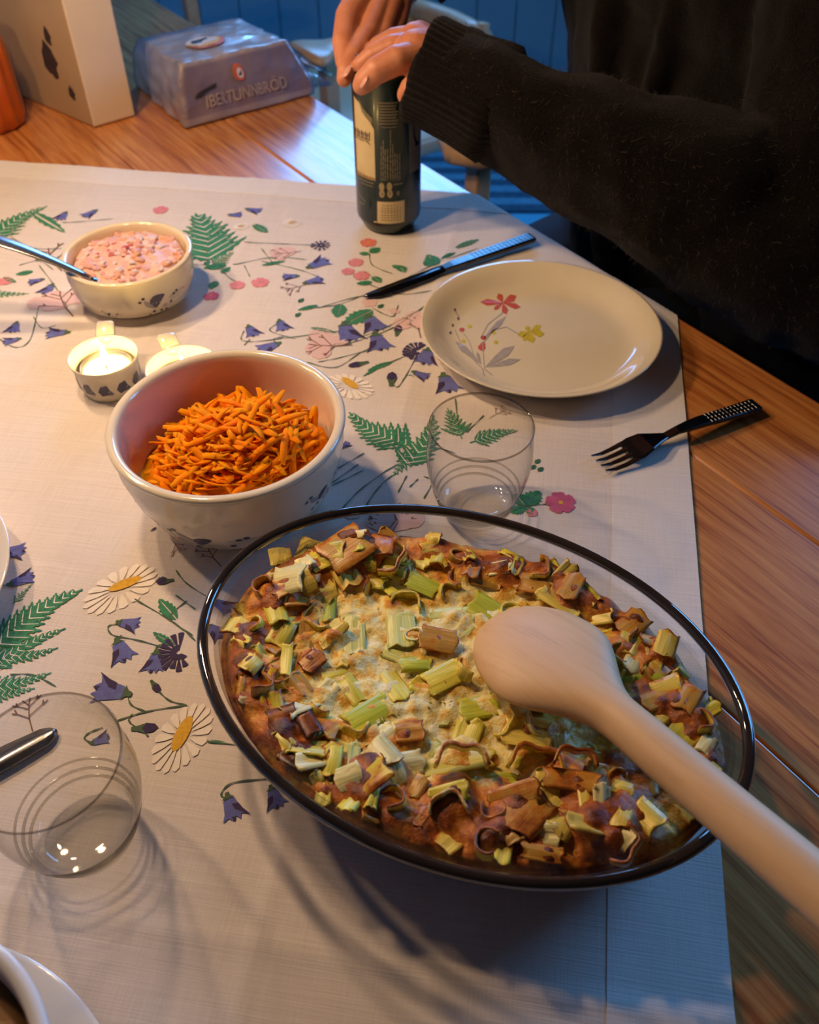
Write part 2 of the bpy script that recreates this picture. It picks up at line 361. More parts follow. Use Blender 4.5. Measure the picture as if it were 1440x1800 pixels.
def pinkf(c, r, m=None, n=5, mid=True):
    C_ = G(*c); k = (G(c[0]+r, c[1])-C_).length; polys = []
    for i in range(n):
        a = 2*PI*i/n+.4; d = Vector((math.cos(a), math.sin(a), 0)); nn = Vector((-d.y, d.x, 0))
        polys.append((0, [C_+d*k*x+nn*k*y for x, y in ((.08,-.05),(.55,-.46),(.9,-.40),(1,-.1),(.92,0),(1,.12),(.9,.42),(.55,.46),(.08,.05))]))
    if mid: polys.append((1, [C_+Vector((math.cos(2*PI*i/8), math.sin(2*PI*i/8), 0))*k*.16 for i in range(8)]))
    return ink('printed_pink_flower', polys, [m or PINK, YEL])
def spray(p0, p1, wash=0):                           # branching brown umbel over a pale pink wash
    fr = frame(p0, p1); polys = []
    def seg(a, b, w_): 
        dx, dy = b[0]-a[0], b[1]-a[1]; l = math.hypot(dx, dy); nx, ny = -dy/l*w_, dx/l*w_
        polys.append((1, loc(fr, [(a[0]+nx, a[1]+ny), (b[0]+nx, b[1]+ny), (b[0]-nx, b[1]-ny), (a[0]-nx, a[1]-ny)])))
    if wash:
        for i in range(7):
            cx, cy, r = .55+.35*R.random(), R.uniform(-.4, .4), .17+.1*R.random()
            polys.append((0, loc(fr, [(cx+r*math.cos(2*PI*j/9)*(1+.15*R.random()), cy+r*math.sin(2*PI*j/9)*(1+.15*R.random())) for j in range(9)])))
    seg((0,0), (.4,.03), .014); seg((.4,.03), (.78,-.01), .012)
    for x, s in ((.38, 1), (.46, -1), (.66, 1), (.70, -1)):
        b = (x+R.uniform(.16, .26), s*R.uniform(.18, .34)); seg((x,.01), b, .011)
        for da in (.25, 1.1): l_ = R.uniform(.09, .16); seg(b, (b[0]+l_*math.cos(s*da), b[1]+l_*math.sin(s*da)), .015)
    for da in (.5, -.4): seg((.78,-.01), (.78+.2*math.cos(da), .02+.2*math.sin(da)), .013)
    return ink('printed_umbel', polys, [PALEP, BROWNP])

# ferns
for a in [((-20,428),(84,366),.34,9,.08),((365,474),(344,378),.5,9,-.06),((372,470),(412,446),.5,5,0),((-20,522),(52,520),.3,6,0),((-15,1160),(147,1040),.34,10,.10),((-25,1185),(117,1108),.24,9,.05),((-20,1160),(104,1142),.26,8,-.08),((-30,1215),(92,1186),.28,8,-.05),((-30,1235),(64,1213),.3,7,0),((735,790),(614,730),.40,10,.10),((700,830),(762,735),.34,8,-.1),((812,775),(786,722),.45,6,0),((826,782),(910,762),.36,8,.05),((728,800),(690,842),.4,5,0),((25,1065),(60,1030),.3,5,0)]:
    fern(*a)
# bluebells: stalk end, mouth
for a in [((116,378),(104,390)),((168,374),(148,384)),((405,383),(425,382)),((436,372),(458,376)),((75,495),(52,500)),((92,505),(78,520)),((30,572),(22,588)),((34,600),(8,606)),((118,588),(84,590)),
          ((545,472),(575,460)),((538,500),(566,494)),((522,488),(498,490)),((438,578),(448,594)),((492,568),(500,584)),((488,608),(456,620)),((606,574),(616,602)),((648,560),(664,584)),((660,592),(672,618)),((728,660),(752,668)),((780,664),(792,692)),((752,620),(746,644)),
          ((5,975),(44,972)),((22,1030),(60,1016)),((212,1098),(244,1102)),((208,1132),(222,1164)),((276,1152),(268,1184)),((222,1222),(170,1214)),((165,1308),(192,1298)),((402,1405),(415,1442)),((380,1062),(406,1076)),((368,1105),(392,1122)),((478,1390),(490,1422)),((600,790),(614,782))]:
    bell(*a)
for a in [((270,1204),(282,1220)),((243,1284),(280,1282)),((300,1024),(276,1028)),((640,642),(612,648)),((688,678),(690,658)),((698,590),(702,575)),((252,118+560),(245,690)),((268,935),(276,930)),((350,930),(344,940))]:
    bud(*a)
daisy((150,1078),(274,1000),(192,1042),(250,1018),.62); daisy((282,1362),(360,1240),(306,1325),(337,1262),.62)
daisy((575,668),(655,700),(602,668),(630,688),.66); daisy((497,398),(532,392),(508,396),(520,394),.9); daisy((410,405),(440,400),(420,403),(430,402),.8)
corn((565,435),17); corn((735,622),26, 60, 260); corn((316,1150),38, 95, 300); corn((285,1025),10, 0, 180)
for c, r, m in [((648,430),15,CORAL),((626,464),14,PINK),((612,480),12,PINK),((636,488),15,PINK),((283,372),14,PINK),((372,525),14,MAGEN),((418,505),14,PINK),((458,500),16,PINK),((985,887),27,MAGEN),((650,535),14,PALEP),((694,550),10,PALEP),((688,913),18,CORAL),((935,905),10,PINK),((10,498),14,PINK),((560,612),20,PALEP),((600,600),16,PALEP),((730,560),18,PALEP),((505,445),16,PALEP),((620,905),16,PALEP),((100,530),18,PALEP),((130,525),16,PALEP)]:
    pinkf(c, r, m, mid=(m in (MAGEN, CORAL)))
for a in [((655,548),(606,572),.34),((600,538),(592,560),.4),((312,1092),(282,1058),.26),((308,1138),(272,1116),.18),((690,640),(648,655),.16),((668,648),(640,665),.12),((770,470),(752,452),.4),((922,892),(906,872),.5),((922,892),(948,868),.45),((922,895),(898,905),.45),((925,895),(938,908),.5),((400,1310),(366,1306),.1),((745,470),(770,460),.5),((400,470),(360,475),.3),((380,498),(372,512),.4),((390,485),(405,475),.4),((650,448),(668,440),.5),((650,450),(632,448),.4),((655,490),(670,500),.4),((655,500),(628,502),.35),((560,540),(525,548),.2),((545,580),(590,588),.12),((700,470),(712,482),.4),((705,475),(690,470),.4),((800,440),(840,425),.16),((775,460),(800,448),.16),((60,480),(30,486),.3),((55,375),(112,410),.12),((30,500),(8,492),.2),((445,400),(470,412),.3),((460,470),(500,462),.16)]:
    leaf(*a)
for pts in [[(330,1060),(300,1090),(340,1120)],[(236,1055),(310,1100),(345,1130)],[(212,1100),(192,1105),(200,1120),(240,1128),(290,1142)],[(206,1135),(215,1120)],[(270,1155),(280,1138),(300,1135)],[(208,1270),(260,1254),(330,1243)],[(225,1220),(232,1242),(258,1254)],[(280,1218),(300,1235),(330,1243)],[(243,1284),(228,1270),(235,1258)],[(250,1285),(262,1298)],[(160,1308),(150,1300),(160,1290),(182,1282)],
            [(366,1308),(440,1316)],[(402,1408),(390,1400),(410,1380),(470,1372)],[(310,1050),(345,1075)],[(430,585),(425,600),(450,604),(520,596),(600,585)],[(492,570),(475,585),(520,600)],[(488,608),(482,600),(500,596)],[(605,606),(680,578),(745,545)],[(600,612),(690,580),(748,540)],[(660,592),(668,580)],[(560,640),(600,632),(660,616)],[(540,640),(590,650),(640,620),(670,610)],[(690,680),(700,685),(715,665),(728,668)],[(712,668),(728,640)],[(640,665),(700,635),(735,625)],
            [(430,430),(500,432),(565,436)],[(460,462),(530,478),(570,494)],[(460,440),(480,465)],[(410,470),(480,455),(540,460)],[(640,500),(700,520),(760,515)],[(560,545),(630,525),(690,525)],[(650,450),(655,470),(690,485)],[(640,480),(668,500)],[(545,545),(590,540),(640,522)],[(700,540),(690,560),(655,545)],[(0,600),(30,615),(55,600),(70,540),(85,510)],[(70,470),(100,510),(120,545)],[(60,560),(75,580),(100,575)],[(20,420),(60,440),(110,440)],[(110,395),(140,393),(200,388)],[(330,470),(370,470),(400,480)],
            [(360,440),(380,470),(400,490),(418,500)],[(430,470),(440,490)],[(0,1035),(25,1030)],[(20,1190),(60,1190),(100,1210)],[(380,1062),(330,1030),(310,1005)],[(910,895),(975,888)],[(700,905),(690,930),(688,945)],[(690,840),(660,870),(640,900)],[(600,900),(640,860),(700,820)],[(560,870),(600,850),(640,830)],[(720,860),(735,845)],[(700,870),(715,840)],[(720,805),(760,790),(800,800)],[(800,705),(806,760)],[(820,765),(850,735)],[(745,880),(760,850),(745,840)],[(700,500),(760,470),(840,440)],[(430,790-180),(440,600)],[(35,470),(70,462),(95,478)],[(590,830),(640,800)],[(575,860),(630,820)]]:
    stem(pts)
for a in [((620,610),(540,612),1),((740,600),(735,560),1),((130,560),(100,515),1),((530,445),(480,450),1),((690,940),(720,898),1),((110,480),(80,440),0),((700,960),(668,905),1),((545,500),(500,515),0),((60,1290),(50,1230),0),((860,740),(890,725),0),((300,950),(320,975),0),((390,1000),(360,960),0)]:
    spray(*a)
for c in ((940,818),(932,828),(945,832),(360,470),(665,545),(520,560),(525,535)):
    leaf(c, (c[0]+9, c[1]-7), .4, 3, DGREEN)


# ---------------------------------------------------------------- gratin dish
DC = Vector((.0268, .2477, 0)); DA = math.radians(-25.04); DU = Vector((math.cos(DA), math.sin(DA), 0)); DV = Vector((-DU.y, DU.x, 0)); AX, BX = .1462, .1055
CT = .0031                                           # things stand on the cloth at about this height
def dpt(t, d, z): return DC + DU*((AX-d)*math.cos(t)) + DV*((BX-d)*math.sin(t)) + Z*(z+CT)
def dring(d, z, n=128): return [dpt(2*PI*j/n, d, z) for j in range(n)]
GLASS = thin_glass('clear_baking_glass', (.93, .93, .91), (.30, .24, .20), 3.0, .7)
rimm, nt, bs = newmat('smoky_glass_rim')
nt.links.new(ramp(nt, noi(nt, coords(nt, (1,1,1)), 30), [(.3, (.030, .020, .015)), (.7, (.055, .036, .026))]), bs.inputs['Base Color'])
bs.inputs['Roughness'].default_value = .06; bs.inputs['Coat Weight'].default_value = 1; bs.inputs['Coat Roughness'].default_value = .02; bs.inputs['Transmission Weight'].default_value = .45; bs.inputs['IOR'].default_value = 1.47
dish = thing('baking_dish', DC+Z*CT, 'oval clear glass baking dish with dark smoky rim', 'baking dish')
mb = MB(); mb.rings([dring(d, z) for d, z in ((.034, 0), (.030, .0005), (.0255, .004), (.020, .014), (.0145, .030), (.0085, .0545))], cap0=True, cap1=False)
mb.rings([dring(d, z) for d, z in ((.036, .0035), (.0285, .006), (.023, .015), (.017, .030), (.0112, .0555))], cap0=True, cap1=False)
mb.build('wall', GLASS, dish)
mb = MB(); rr = []
for k in range(13):
    a = 2*PI*k/12; rr.append(dring(.0034+.0030*math.cos(a), .0588+.0031*math.sin(a)))
mb.rings(rr, cap0=False, cap1=False).build('rim', rimm, dish)

# ---------------------------------------------------------------- leek gratin
GA, GB = .1362, .0945
def gl(p): d = Vector((p[0], p[1], 0))-DC; return d.dot(DU)/GA, d.dot(DV)/GB
blobs = []                                           # px, py, radius px, height mm, browning
for x, y, r, h, b in [(610,985,62,6,.75),(540,1030,50,5,.7),(660,960,50,5,.8),(480,1060,50,6,.62),(440,1120,45,4,.72),(430,1180,45,3,.75),(462,1190,24,-2,1.25),(550,1165,32,3,1.0),(610,960,30,5,.9),
    (500,1290,40,4,1.05),(545,1285,26,4,1.15),(520,1335,34,2,1.15),(640,1400,58,6,.72),(655,1345,30,4,.85),(790,1410,62,7,.82),(800,1390,34,4,.95),(925,1430,72,8,.92),(1040,1440,85,9,.66),(1030,1455,36,4,.85),(1110,1430,55,6,.7),
    (1000,1370,60,6,.78),(1080,1345,40,3,.7),(720,1290,36,4,.78),(590,1120,30,3,.4),(830,1000,40,4,.7),(890,1000,50,5,.72),(960,1020,50,5,.75),(1010,1060,45,5,.65),(1060,1075,34,4,.55),(1120,1095,32,5,.65),(1170,1150,36,5,.5),
    (1150,1245,55,6,.72),(1205,1255,48,7,.8),(1215,1300,44,5,.65),(1240,1340,30,4,.55),(860,1330,24,2,.55),(930,1280,40,2,.42),(770,1130,34,3,.65),(690,1060,26,2,.35),(1130,1180,30,3,.5),(1080,1140,30,4,.4),(960,1520,46,5,.75),(1080,1500,40,5,.75),(850,1480,40,4,.65),(700,1440,40,4,.6),(590,1330,30,3,.35),(1150,1480,34,4,.7),(870,1470,30,3,.8)]:
    p = G(x, y, .047); rw = (G(x+r, y, .047)-p).length; blobs.append((p, rw, h*.001, b))
placed = []
def gh(p):                                           # height and browning of the baked custard
    a, b = gl(p); r = math.hypot(a, b); q = Vector((p[0], p[1], 0))
    n1 = noise.noise(q*38+Vector((3,1,0))); n2 = noise.noise(q*85+Vector((7,2,5))); n3 = noise.noise(q*210)
    h = .0425 + .0042*sst(.55, .88, r) - .006*sst(.93, 1.0, r)**1.5 + .0030*n1 + .0022*n2 + .0010*n3 + .0016*abs(noise.noise(q*60+Vector((1,5,2))))
    br = -.04 + .42*sst(.5, .9, r) + .26*n1 + .20*n2 + .10*n3 + 25*(.0030*n1+.002*n2)
    if a > .3 or b < -.45: br += .10
    for c, rw, hh, bb in blobs:
        d = (q-Vector((c.x, c.y, 0))).length/rw*(1+.3*n2)
        if d < 1: k = (1-d*d)**1.2; h += hh*k; br = br*(1-k*.9)+(bb+.14*n2+.12*n3)*k*.9 if k > 0 else br
    for c in placed:
        d2 = (q.x-c.x)**2+(q.y-c.y)**2
        if d2 < .0002: h += .0016*math.exp(-d2/.00003)
    return h+CT, min(1.3, max(0, br))
gratin = thing('leek_gratin', DC+Z*(CT+.006), 'baked leek gratin, yellow-green with browned edges, filling the glass dish', 'gratin')
cm, nt, bs = newmat('baked_custard'); L = nt.links
at = nd(nt, 'ShaderNodeAttribute'); at.attribute_name = 'brown'
c0 = nd(nt, 'ShaderNodeNewGeometry').outputs['Position']; f1 = noi(nt, c0, 260, 6, .65); f2 = noi(nt, c0, 105, 5, .6)
ma = nd(nt, 'ShaderNodeMath', operation='MULTIPLY_ADD'); L.new(f1, ma.inputs[0]); ma.inputs[1].default_value = .62; L.new(at.outputs['Fac'], ma.inputs[2])
mb2 = nd(nt, 'ShaderNodeMath', operation='MULTIPLY_ADD'); L.new(f2, mb2.inputs[0]); mb2.inputs[1].default_value = 1.15; L.new(ma.outputs[0], mb2.inputs[2])
mc = nd(nt, 'ShaderNodeMath', operation='MULTIPLY'); L.new(mb2.outputs[0], mc.inputs[0]); mc.inputs[1].default_value = .44
L.new(ramp(nt, mc.outputs[0], [(.30, (.94, .87, .54)), (.385, (.90, .77, .28)), (.455, (.80, .46, .055)), (.54, (.68, .25, .026)), (.64, (.42, .11, .016)), (.76, (.13, .028, .010)), (.92, (.018, .009, .008))]), bs.inputs['Base Color'])
bs.inputs['Roughness'].default_value = .30; bs.inputs['Specular IOR Level'].default_value = .45; bs.inputs['Subsurface Weight'].default_value = .08; bs.inputs['Subsurface Radius'].default_value = (.004, .002, .001); bs.inputs['Subsurface Scale'].default_value = 1
bump(nt, bs, mb2.outputs[0], .8, .0018)
lm, nt, bs = newmat('baked_leek'); L = nt.links                        # object colour: leek hue; alpha: how browned
oi = nd(nt, 'ShaderNodeObjectInfo'); ed = nd(nt, 'ShaderNodeAttribute'); ed.attribute_name = 'edge'
st = noi(nt, coords(nt, (1500, 60, 60)), 1, 3); gp = nd(nt, 'ShaderNodeNewGeometry'); bl = noi(nt, gp.outputs['Position'], 105, 6, .66)
hs = nd(nt, 'ShaderNodeMix', data_type='RGBA', blend_type='MULTIPLY'); hs.inputs[0].default_value = .55
L.new(oi.outputs['Color'], hs.inputs[6]); L.new(ramp(nt, st, [(.35, (.55, .62, .45)), (.6, (1.1, 1.08, 1.0))]), hs.inputs[7])
e2 = nd(nt, 'ShaderNodeMath', operation='MULTIPLY_ADD'); L.new(ed.outputs['Fac'], e2.inputs[0]); e2.inputs[1].default_value = .42; L.new(oi.outputs['Alpha'], e2.inputs[2])
e3 = nd(nt, 'ShaderNodeMath', operation='MULTIPLY_ADD'); L.new(bl, e3.inputs[0]); e3.inputs[1].default_value = 1.25; L.new(e2.outputs[0], e3.inputs[2])
e4 = nd(nt, 'ShaderNodeMath', operation='MULTIPLY'); L.new(e3.outputs[0], e4.inputs[0]); e4.inputs[1].default_value = .5; e5 = nd(nt, 'ShaderNodeMath', operation='SUBTRACT'); L.new(e4.outputs[0], e5.inputs[0]); e5.inputs[1].default_value = .09; e4 = e5
fac = ramp(nt, e4.outputs[0], [(.42, (0,0,0)), (.56, (1,1,1))]); bc = ramp(nt, e4.outputs[0], [(.42, (.78, .43, .05)), (.54, (.58, .20, .022)), (.66, (.26, .062, .012)), (.82, (.025, .010, .008))])
mx = nd(nt, 'ShaderNodeMix', data_type='RGBA'); L.new(fac, mx.inputs[0]); L.new(hs.outputs[2], mx.inputs[6]); L.new(bc, mx.inputs[7])
L.new(mx.outputs[2], bs.inputs['Base Color']); bs.inputs['Roughness'].default_value = .34
bs.inputs['Subsurface Weight'].default_value = .12; bs.inputs['Subsurface Radius'].default_value = (.003, .003, .001); bs.inputs['Subsurface Scale'].default_value = 1
bump(nt, bs, st, .35, .0006)
def leekmesh(nm, kind, w_, l_, th, arc):
    m = MB(); ed = []
    if kind == 'tile':                               # a cut length of leaf, curved across its width; long fibres along y
        nx, ny = 7, 6; tops, bots = [], []
        for i in range(nx):
            for j in range(ny):
                a = (i/(nx-1)-.5)*arc; rr_ = w_/max(arc, .05); y = (j/(ny-1)-.5); y = .5*math.copysign(abs(2*y)**.2, y) if y else 0
                wob = .0016*noise.noise(Vector((i*.7, j*.6, hash(nm) % 7 if False else len(nm)*3.1+ord(nm[-1]))))
                p = Vector((rr_*math.sin(a), y*l_*(1+.10*math.sin(i*1.3+ord(nm[-1]))), rr_*(math.cos(a)-math.cos(arc/2))+wob*2)); tops.append(p); bots.append(p-Vector((math.sin(a), 0, math.cos(a)))*th)
                ed.append(1.0 if j in (0, ny-1) else (.5 if i in (0, nx-1) else 0))
        f = [(i*ny+j, (i+1)*ny+j, (i+1)*ny+j+1, i*ny+j+1) for i in range(nx-1) for j in range(ny-1)]; o = nx*ny
        f += [tuple(x+o for x in reversed(q)) for q in f]
        f += [(j, j+1, j+1+o, j+o) for j in range(ny-1)] + [((nx-1)*ny+j, (nx-1)*ny+j+1, (nx-1)*ny+j+1+o, (nx-1)*ny+j+o) for j in range(ny-1)]
        f += [(i*ny, (i+1)*ny, (i+1)*ny+o, i*ny+o) for i in range(nx-1)] + [(i*ny+ny-1, (i+1)*ny+ny-1, (i+1)*ny+ny-1+o, i*ny+ny-1+o) for i in range(nx-1)]
        m.add(tops+bots, f); ed = ed+ed
    else:                                            # part of a ring standing on edge; w_ radius, l_ height
        n = 12; vs2 = []
        for i in range(n+1):
            a = (i/n-.5)*arc; k = 1+.08*math.sin(i*1.1+ord(nm[-1])); d = Vector((math.cos(a), math.sin(a)*.85, 0))
            for r_, z_, e_ in ((w_*k, 0, 0), (w_*k, l_*.8, 0), (w_*k, l_, 1), (w_*k-th, l_, 1), (w_*k-th, l_*.8, 0), (w_*k-th, 0, 0)):
                vs2.append(d*r_+Z*(z_+.0006*math.sin(i))); ed.append(e_)
        f = [(i*6+k, (i+1)*6+k, (i+1)*6+(k+1)%6, i*6+(k+1)%6) for i in range(n) for k in range(6)] + [tuple(range(6)), tuple(range(n*6+5, n*6-1, -1))]
        m.add(vs2, f)
    o = m.build(nm, lm, None); me = o.data; bpy.data.objects.remove(o)
    a_ = me.attributes.new('edge', 'FLOAT', 'POINT'); a_.data.foreach_set('value', ed); return me
TILES = [leekmesh('leek_tile_'+c, 'tile', w_, l_, .0009, ar) for c, w_, l_, ar in (('a', .012, .016, .8), ('b', .010, .018, .5), ('c', .014, .013, 1.2), ('d', .011, .021, .4), ('e', .016, .015, .7), ('f', .009, .014, 1.0))]
RINGS = [leekmesh('leek_ring_'+c, 'ring', w_, l_, .0013, ar) for c, w_, l_, ar in (('a', .010, .007, 3.0), ('b', .007, .006, 4.2), ('c', .012, .006, 2.2), ('d', .0055, .006, 6.0))]
HUE = {'g': (.60, .62, .05), 'pg': (.76, .78, .26), 'yg': (.80, .68, .085), 'y': (.90, .70, .15), 'gg': (.42, .50, .04), 'w': (.88, .80, .40), 'br': (.56, .30, .06)}
queue = []
def leek(*a): queue.append(a); placed.append(a[0])
def leek_put(p, me, rotz, tx, ty, s, hue, br, dz=.0012):
    h, _ = gh(p); c = HUE[hue]; j = 1+R.uniform(-.14, .14)
    inst(me, 'leek_piece', gratin, (p.x, p.y, h+dz), (tx, ty, rotz), s, (c[0]*j, c[1]*j, c[2]*j, br))
def traced(x, y, lpx, wpx, ang, hue, br, me=0, tilt=.16, dz=-.0008):
    p = G(x, y, .048); a = math.radians(ang); d = G(x+math.cos(a)*lpx/2, y-math.sin(a)*lpx/2, .048)-G(x-math.cos(a)*lpx/2, y+math.sin(a)*lpx/2, .048)
    q = G(x-math.sin(a)*wpx/2, y-math.cos(a)*wpx/2, .048)-G(x+math.sin(a)*wpx/2, y+math.cos(a)*wpx/2, .048)
    m = TILES[me]; bx = [v.co for v in m.vertices]; ly = max(v.y for v in bx)-min(v.y for v in bx); wx = max(v.x for v in bx)-min(v.x for v in bx)
    leek(p, m, math.atan2(d.y, d.x)-PI/2, R.uniform(-tilt, tilt), R.uniform(-tilt, tilt), (q.length/wx, d.length/ly, .7), hue, br, dz)
for a in [(750,1018,62,56,160,'g',.0),(858,1072,78,46,150,'g',.0),(622,1112,72,40,92,'pg',.0),(705,1108,66,52,95,'pg',-.05),(692,1200,72,40,125,'yg',.15),(782,1190,76,44,25,'yg',.15),(650,1256,92,46,32,'g',.08),(842,1240,72,42,12,'g',.0),
          (1128,1200,86,46,2,'gg',.05),(770,1130,74,40,172,'br',.42),(1075,1170,70,52,130,'yg',.12),(925,1290,90,52,170,'y',.25),(800,1340,150,36,8,'yg',.10),(870,1372,90,30,175,'g',.1),(585,1345,60,34,80,'yg',.18),(618,1340,62,30,85,'pg',.12),(570,1400,50,30,85,'yg',.25),
          (545,968,44,40,70,'y',.25),(492,972,36,40,100,'y',.2),(560,1000,40,34,30,'yg',.3),(486,1085,48,36,110,'yg',.2),(578,1060,70,26,85,'gg',.15),(1110,1105,50,44,40,'br',.45),(1165,1150,44,40,75,'y',.35),(1235,1325,34,32,60,'w',.1),(1090,1400,40,26,160,'y',.1),
          (550,1165,46,34,40,'br',.75),(545,1285,44,34,120,'br',.95),(500,1270,60,40,20,'br',.9),(520,1340,56,36,150,'br',1.0),(720,1290,56,36,5,'br',.5),(925,1440,90,76,50,'br',.62),(880,1500,64,40,80,'yg',.4),(740,1440,46,30,55,'br',.7),(1000,1388,110,36,168,'br',.6),
          (800,1475,70,44,40,'y',.4),(950,1512,80,30,170,'br',.5),(610,985,84,60,30,'br',.55),(665,975,40,60,80,'br',.6),(830,1005,44,30,70,'br',.55),(940,1035,64,34,170,'br',.5),(1000,1050,50,36,60,'br',.45),(700,1150,60,24,160,'pg',.1),(730,1165,60,30,5,'g',.1),(620,1210,60,36,130,'yg',.25),(590,1180,60,30,20,'yg',.25),(930,1330,60,36,30,'yg',.1),(880,1345,50,30,160,'y',.15),(990,1310,60,40,95,'br',.35),(1200,1250,50,44,60,'br',.55),(1150,1245,60,34,20,'br',.5)]:
    traced(*a, me=R.randrange(6))
for x, y, rz, k, s, hue, br in [(712,1070,1.2,0,1.1,'yg',.1),(812,1020,2.5,1,1.2,'y',.25),(938,1012,-.5,0,1.0,'y',.35),(570,1085,3.6,0,1.2,'yg',.2),(812,1388,1.6,2,1.6,'w',.3),(940,1385,1.5,2,1.7,'yg',.3),(1005,1390,1.5,2,1.3,'br',.5),(660,985,-.4,2,1.5,'y',.4),(470,1050,2.2,1,1.0,'y',.4),(790,1445,1.6,0,1.1,'w',.2),(1085,1120,.4,0,1.0,'y',.3),(1220,1290,.2,1,1.0,'y',.4),(500,1190,3.4,0,1.1,'y',.35),(860,1500,2.8,1,1.1,'y',.4),(1060,1490,-.6,2,1.2,'br',.5),(690,1420,.3,1,1.0,'y',.4)]:
    leek(G(x, y, .047), RINGS[k], rz, R.uniform(-.25, .25), R.uniform(-.25, .25), (s, s, 1), hue, br, -.0035)
k = 0
while k < 4000 and len(placed) < 235:
    k += 1; t, r = R.uniform(0, 2*PI), math.sqrt(R.random())*.94; p = DC + DU*(GA*r*math.cos(t)) + DV*(GB*r*math.sin(t))
    gap = .0092 if r < .62 else .0072
    if any((p.x-q.x)**2+(p.y-q.y)**2 < gap*gap for q in placed): continue
    _, b = gh(p)
    hue = R.choice(('pg','yg','y','w','w','y') if r < .6 else ('y','y','br','yg','yg','w')); br = min(1.0, b*.6+R.uniform(-.2, .15)) if r < .65 else R.uniform(.0, .55)
    if R.random() < .09: leek(p, R.choice(RINGS), R.uniform(0, 6.28), R.uniform(-.6, .6), R.uniform(-.6, .6), (1, 1, 1), hue, br, -.0050)
    else:
        tl = .25 if r < .6 else .5; s = R.uniform(.7, 1.35) if r < .85 else R.uniform(.6, .95); leek(p, R.choice(TILES), R.uniform(0, 6.28), R.uniform(-tl, tl), R.uniform(-tl, tl), (s, s, 1), hue, br, -.0026 if r < .6 else -.0014)

NR, NT = 92, 300; gv, gf, gbr = [], [], []
for i in range(NR+1):
    r = (i/NR)**.75
    for j in range(NT):
        t = 2*PI*j/NT; p = DC + DU*(GA*r*math.cos(t)) + DV*(GB*r*math.sin(t)); h, b = gh(p); gv.append(Vector((p.x, p.y, h))); gbr.append(b)
for zz, dd in ((.030, .019), (.015, .0245), (.0062, .0300)):
    for j in range(NT):
        gv.append(dpt(2*PI*j/NT, dd+.0006*noise.noise(Vector((j*.3, zz*90, 0))), zz)); gbr.append(.45+.3*noise.noise(Vector((j*.15, zz*50, 4))))
rows = NR+4
gf = [(i*NT+j, i*NT+(j+1)%NT, (i+1)*NT+(j+1)%NT, (i+1)*NT+j) for i in range(rows-1) for j in range(NT)] + [tuple(range((rows-1)*NT, rows*NT))]
mb = MB(); mb.add(gv, gf); co = mb.build('custard', cm, gratin)
at_ = co.data.attributes.new('brown', 'FLOAT', 'POINT'); at_.data.foreach_set('value', gbr)

for a in queue: leek_put(*a)

# ---------------------------------------------------------------- wooden spoon lying back-up across the dish
a, b = D(1085, 1262, 1), None
P0 = G(1088, 1262, .0745); P1 = G(1446, 1568, .096); ax = (P1-P0).normalized(); sd = ax.cross(Z).normalized(); su = sd.cross(ax)
spoon = thing('wooden_spoon', G(930, 1160, .06), 'pale beech wooden spoon lying face down across the gratin', 'spoon')
hl = (G(800, 1090, .064)-P0).dot(ax); hw = .0345
def sec(s, w_, up_, dn, off=0): 
    c = P0 + ax*s + su*off
    return [c + sd*(w_*math.cos(2*PI*j/32)) + su*((up_ if math.sin(2*PI*j/32) > 0 else dn)*math.sin(2*PI*j/32)) for j in range(32)]
prof = []
for i in range(25):                                  # bowl of the spoon: egg outline, domed back
    x = i/24; s = hl*(1-x) + .004*x; w_ = hw*math.sqrt(max(0, 1-((x-.46)/.46)**2)) if x < .46 else lerp(.0112, hw, .5*(1+math.cos(PI*min(1, (x-.46)/.52))))
    prof.append((s, max(w_, .0012), max(.012*math.sqrt(max(0, 1-((x-.5)/.5)**2)), .0008) if x < .5 else lerp(.0105, .012, .5+.5*math.cos(PI*(x-.5)/.5)), .006 if .08 < x < .7 else lerp(.006, .0095, sst(.7, 1, x)) if x >= .7 else .001+.06*x, -.0045*(1-x)))
for i in range(1, 15): prof.append((.004+.014*i, lerp(.0112, .0133, i/14), lerp(.0105, .0115, i/14), lerp(.0095, .0115, i/14), 0))
mb = MB(); mb.rings([sec(*q) for q in prof if q[0] <= .14]).build('spoon_body', SPOONW, spoon)

# ---------------------------------------------------------------- decals painted on round ceramic: drawn in (angle, height) and laid on the wall
def on_wall(prof, c, polys, name, mats, par, off=.00025):
    def rad(z):
        for (r0, z0), (r1, z1) in zip(prof, prof[1:]):
            if min(z0, z1) <= z <= max(z0, z1) and z1 != z0: return lerp(r0, r1, (z-z0)/(z1-z0))
        return prof[-1][0]
    def clip(pl, k, lim, sg):                         # keep the part of the outline with sg*(angle-lim) >= 0
        o = []
        for i in range(len(pl)):
            p, q = pl[i], pl[(i+1) % len(pl)]; dp, dq = sg*(p[0]-lim), sg*(q[0]-lim)
            if dp >= 0: o.append(p)
            if dp*dq < 0: t = dp/(dp-dq); o.append((lim, lerp(p[1], q[1], t)))
        return o
    mb = MB()
    for mi, pl in polys:
        lo, hi = min(p[0] for p in pl), max(p[0] for p in pl); n = max(1, math.ceil((hi-lo)/.10))
        for k in range(n):
            q = clip(clip(pl, 0, lerp(lo, hi, k/n)-1e-9, 1), 0, lerp(lo, hi, (k+1)/n)+1e-9, -1) if n > 1 else pl
            if len(q) < 3: continue
            mb.add([Vector((c[0]+(rad(z)+off)*math.sin(a), c[1]-(rad(z)+off)*math.cos(a), z)) for a, z in q], tessellate_polygon([[Vector((a*.06, z, 0)) for a, z in q]]), mi)
    return mb.build(name, mats, par, False)
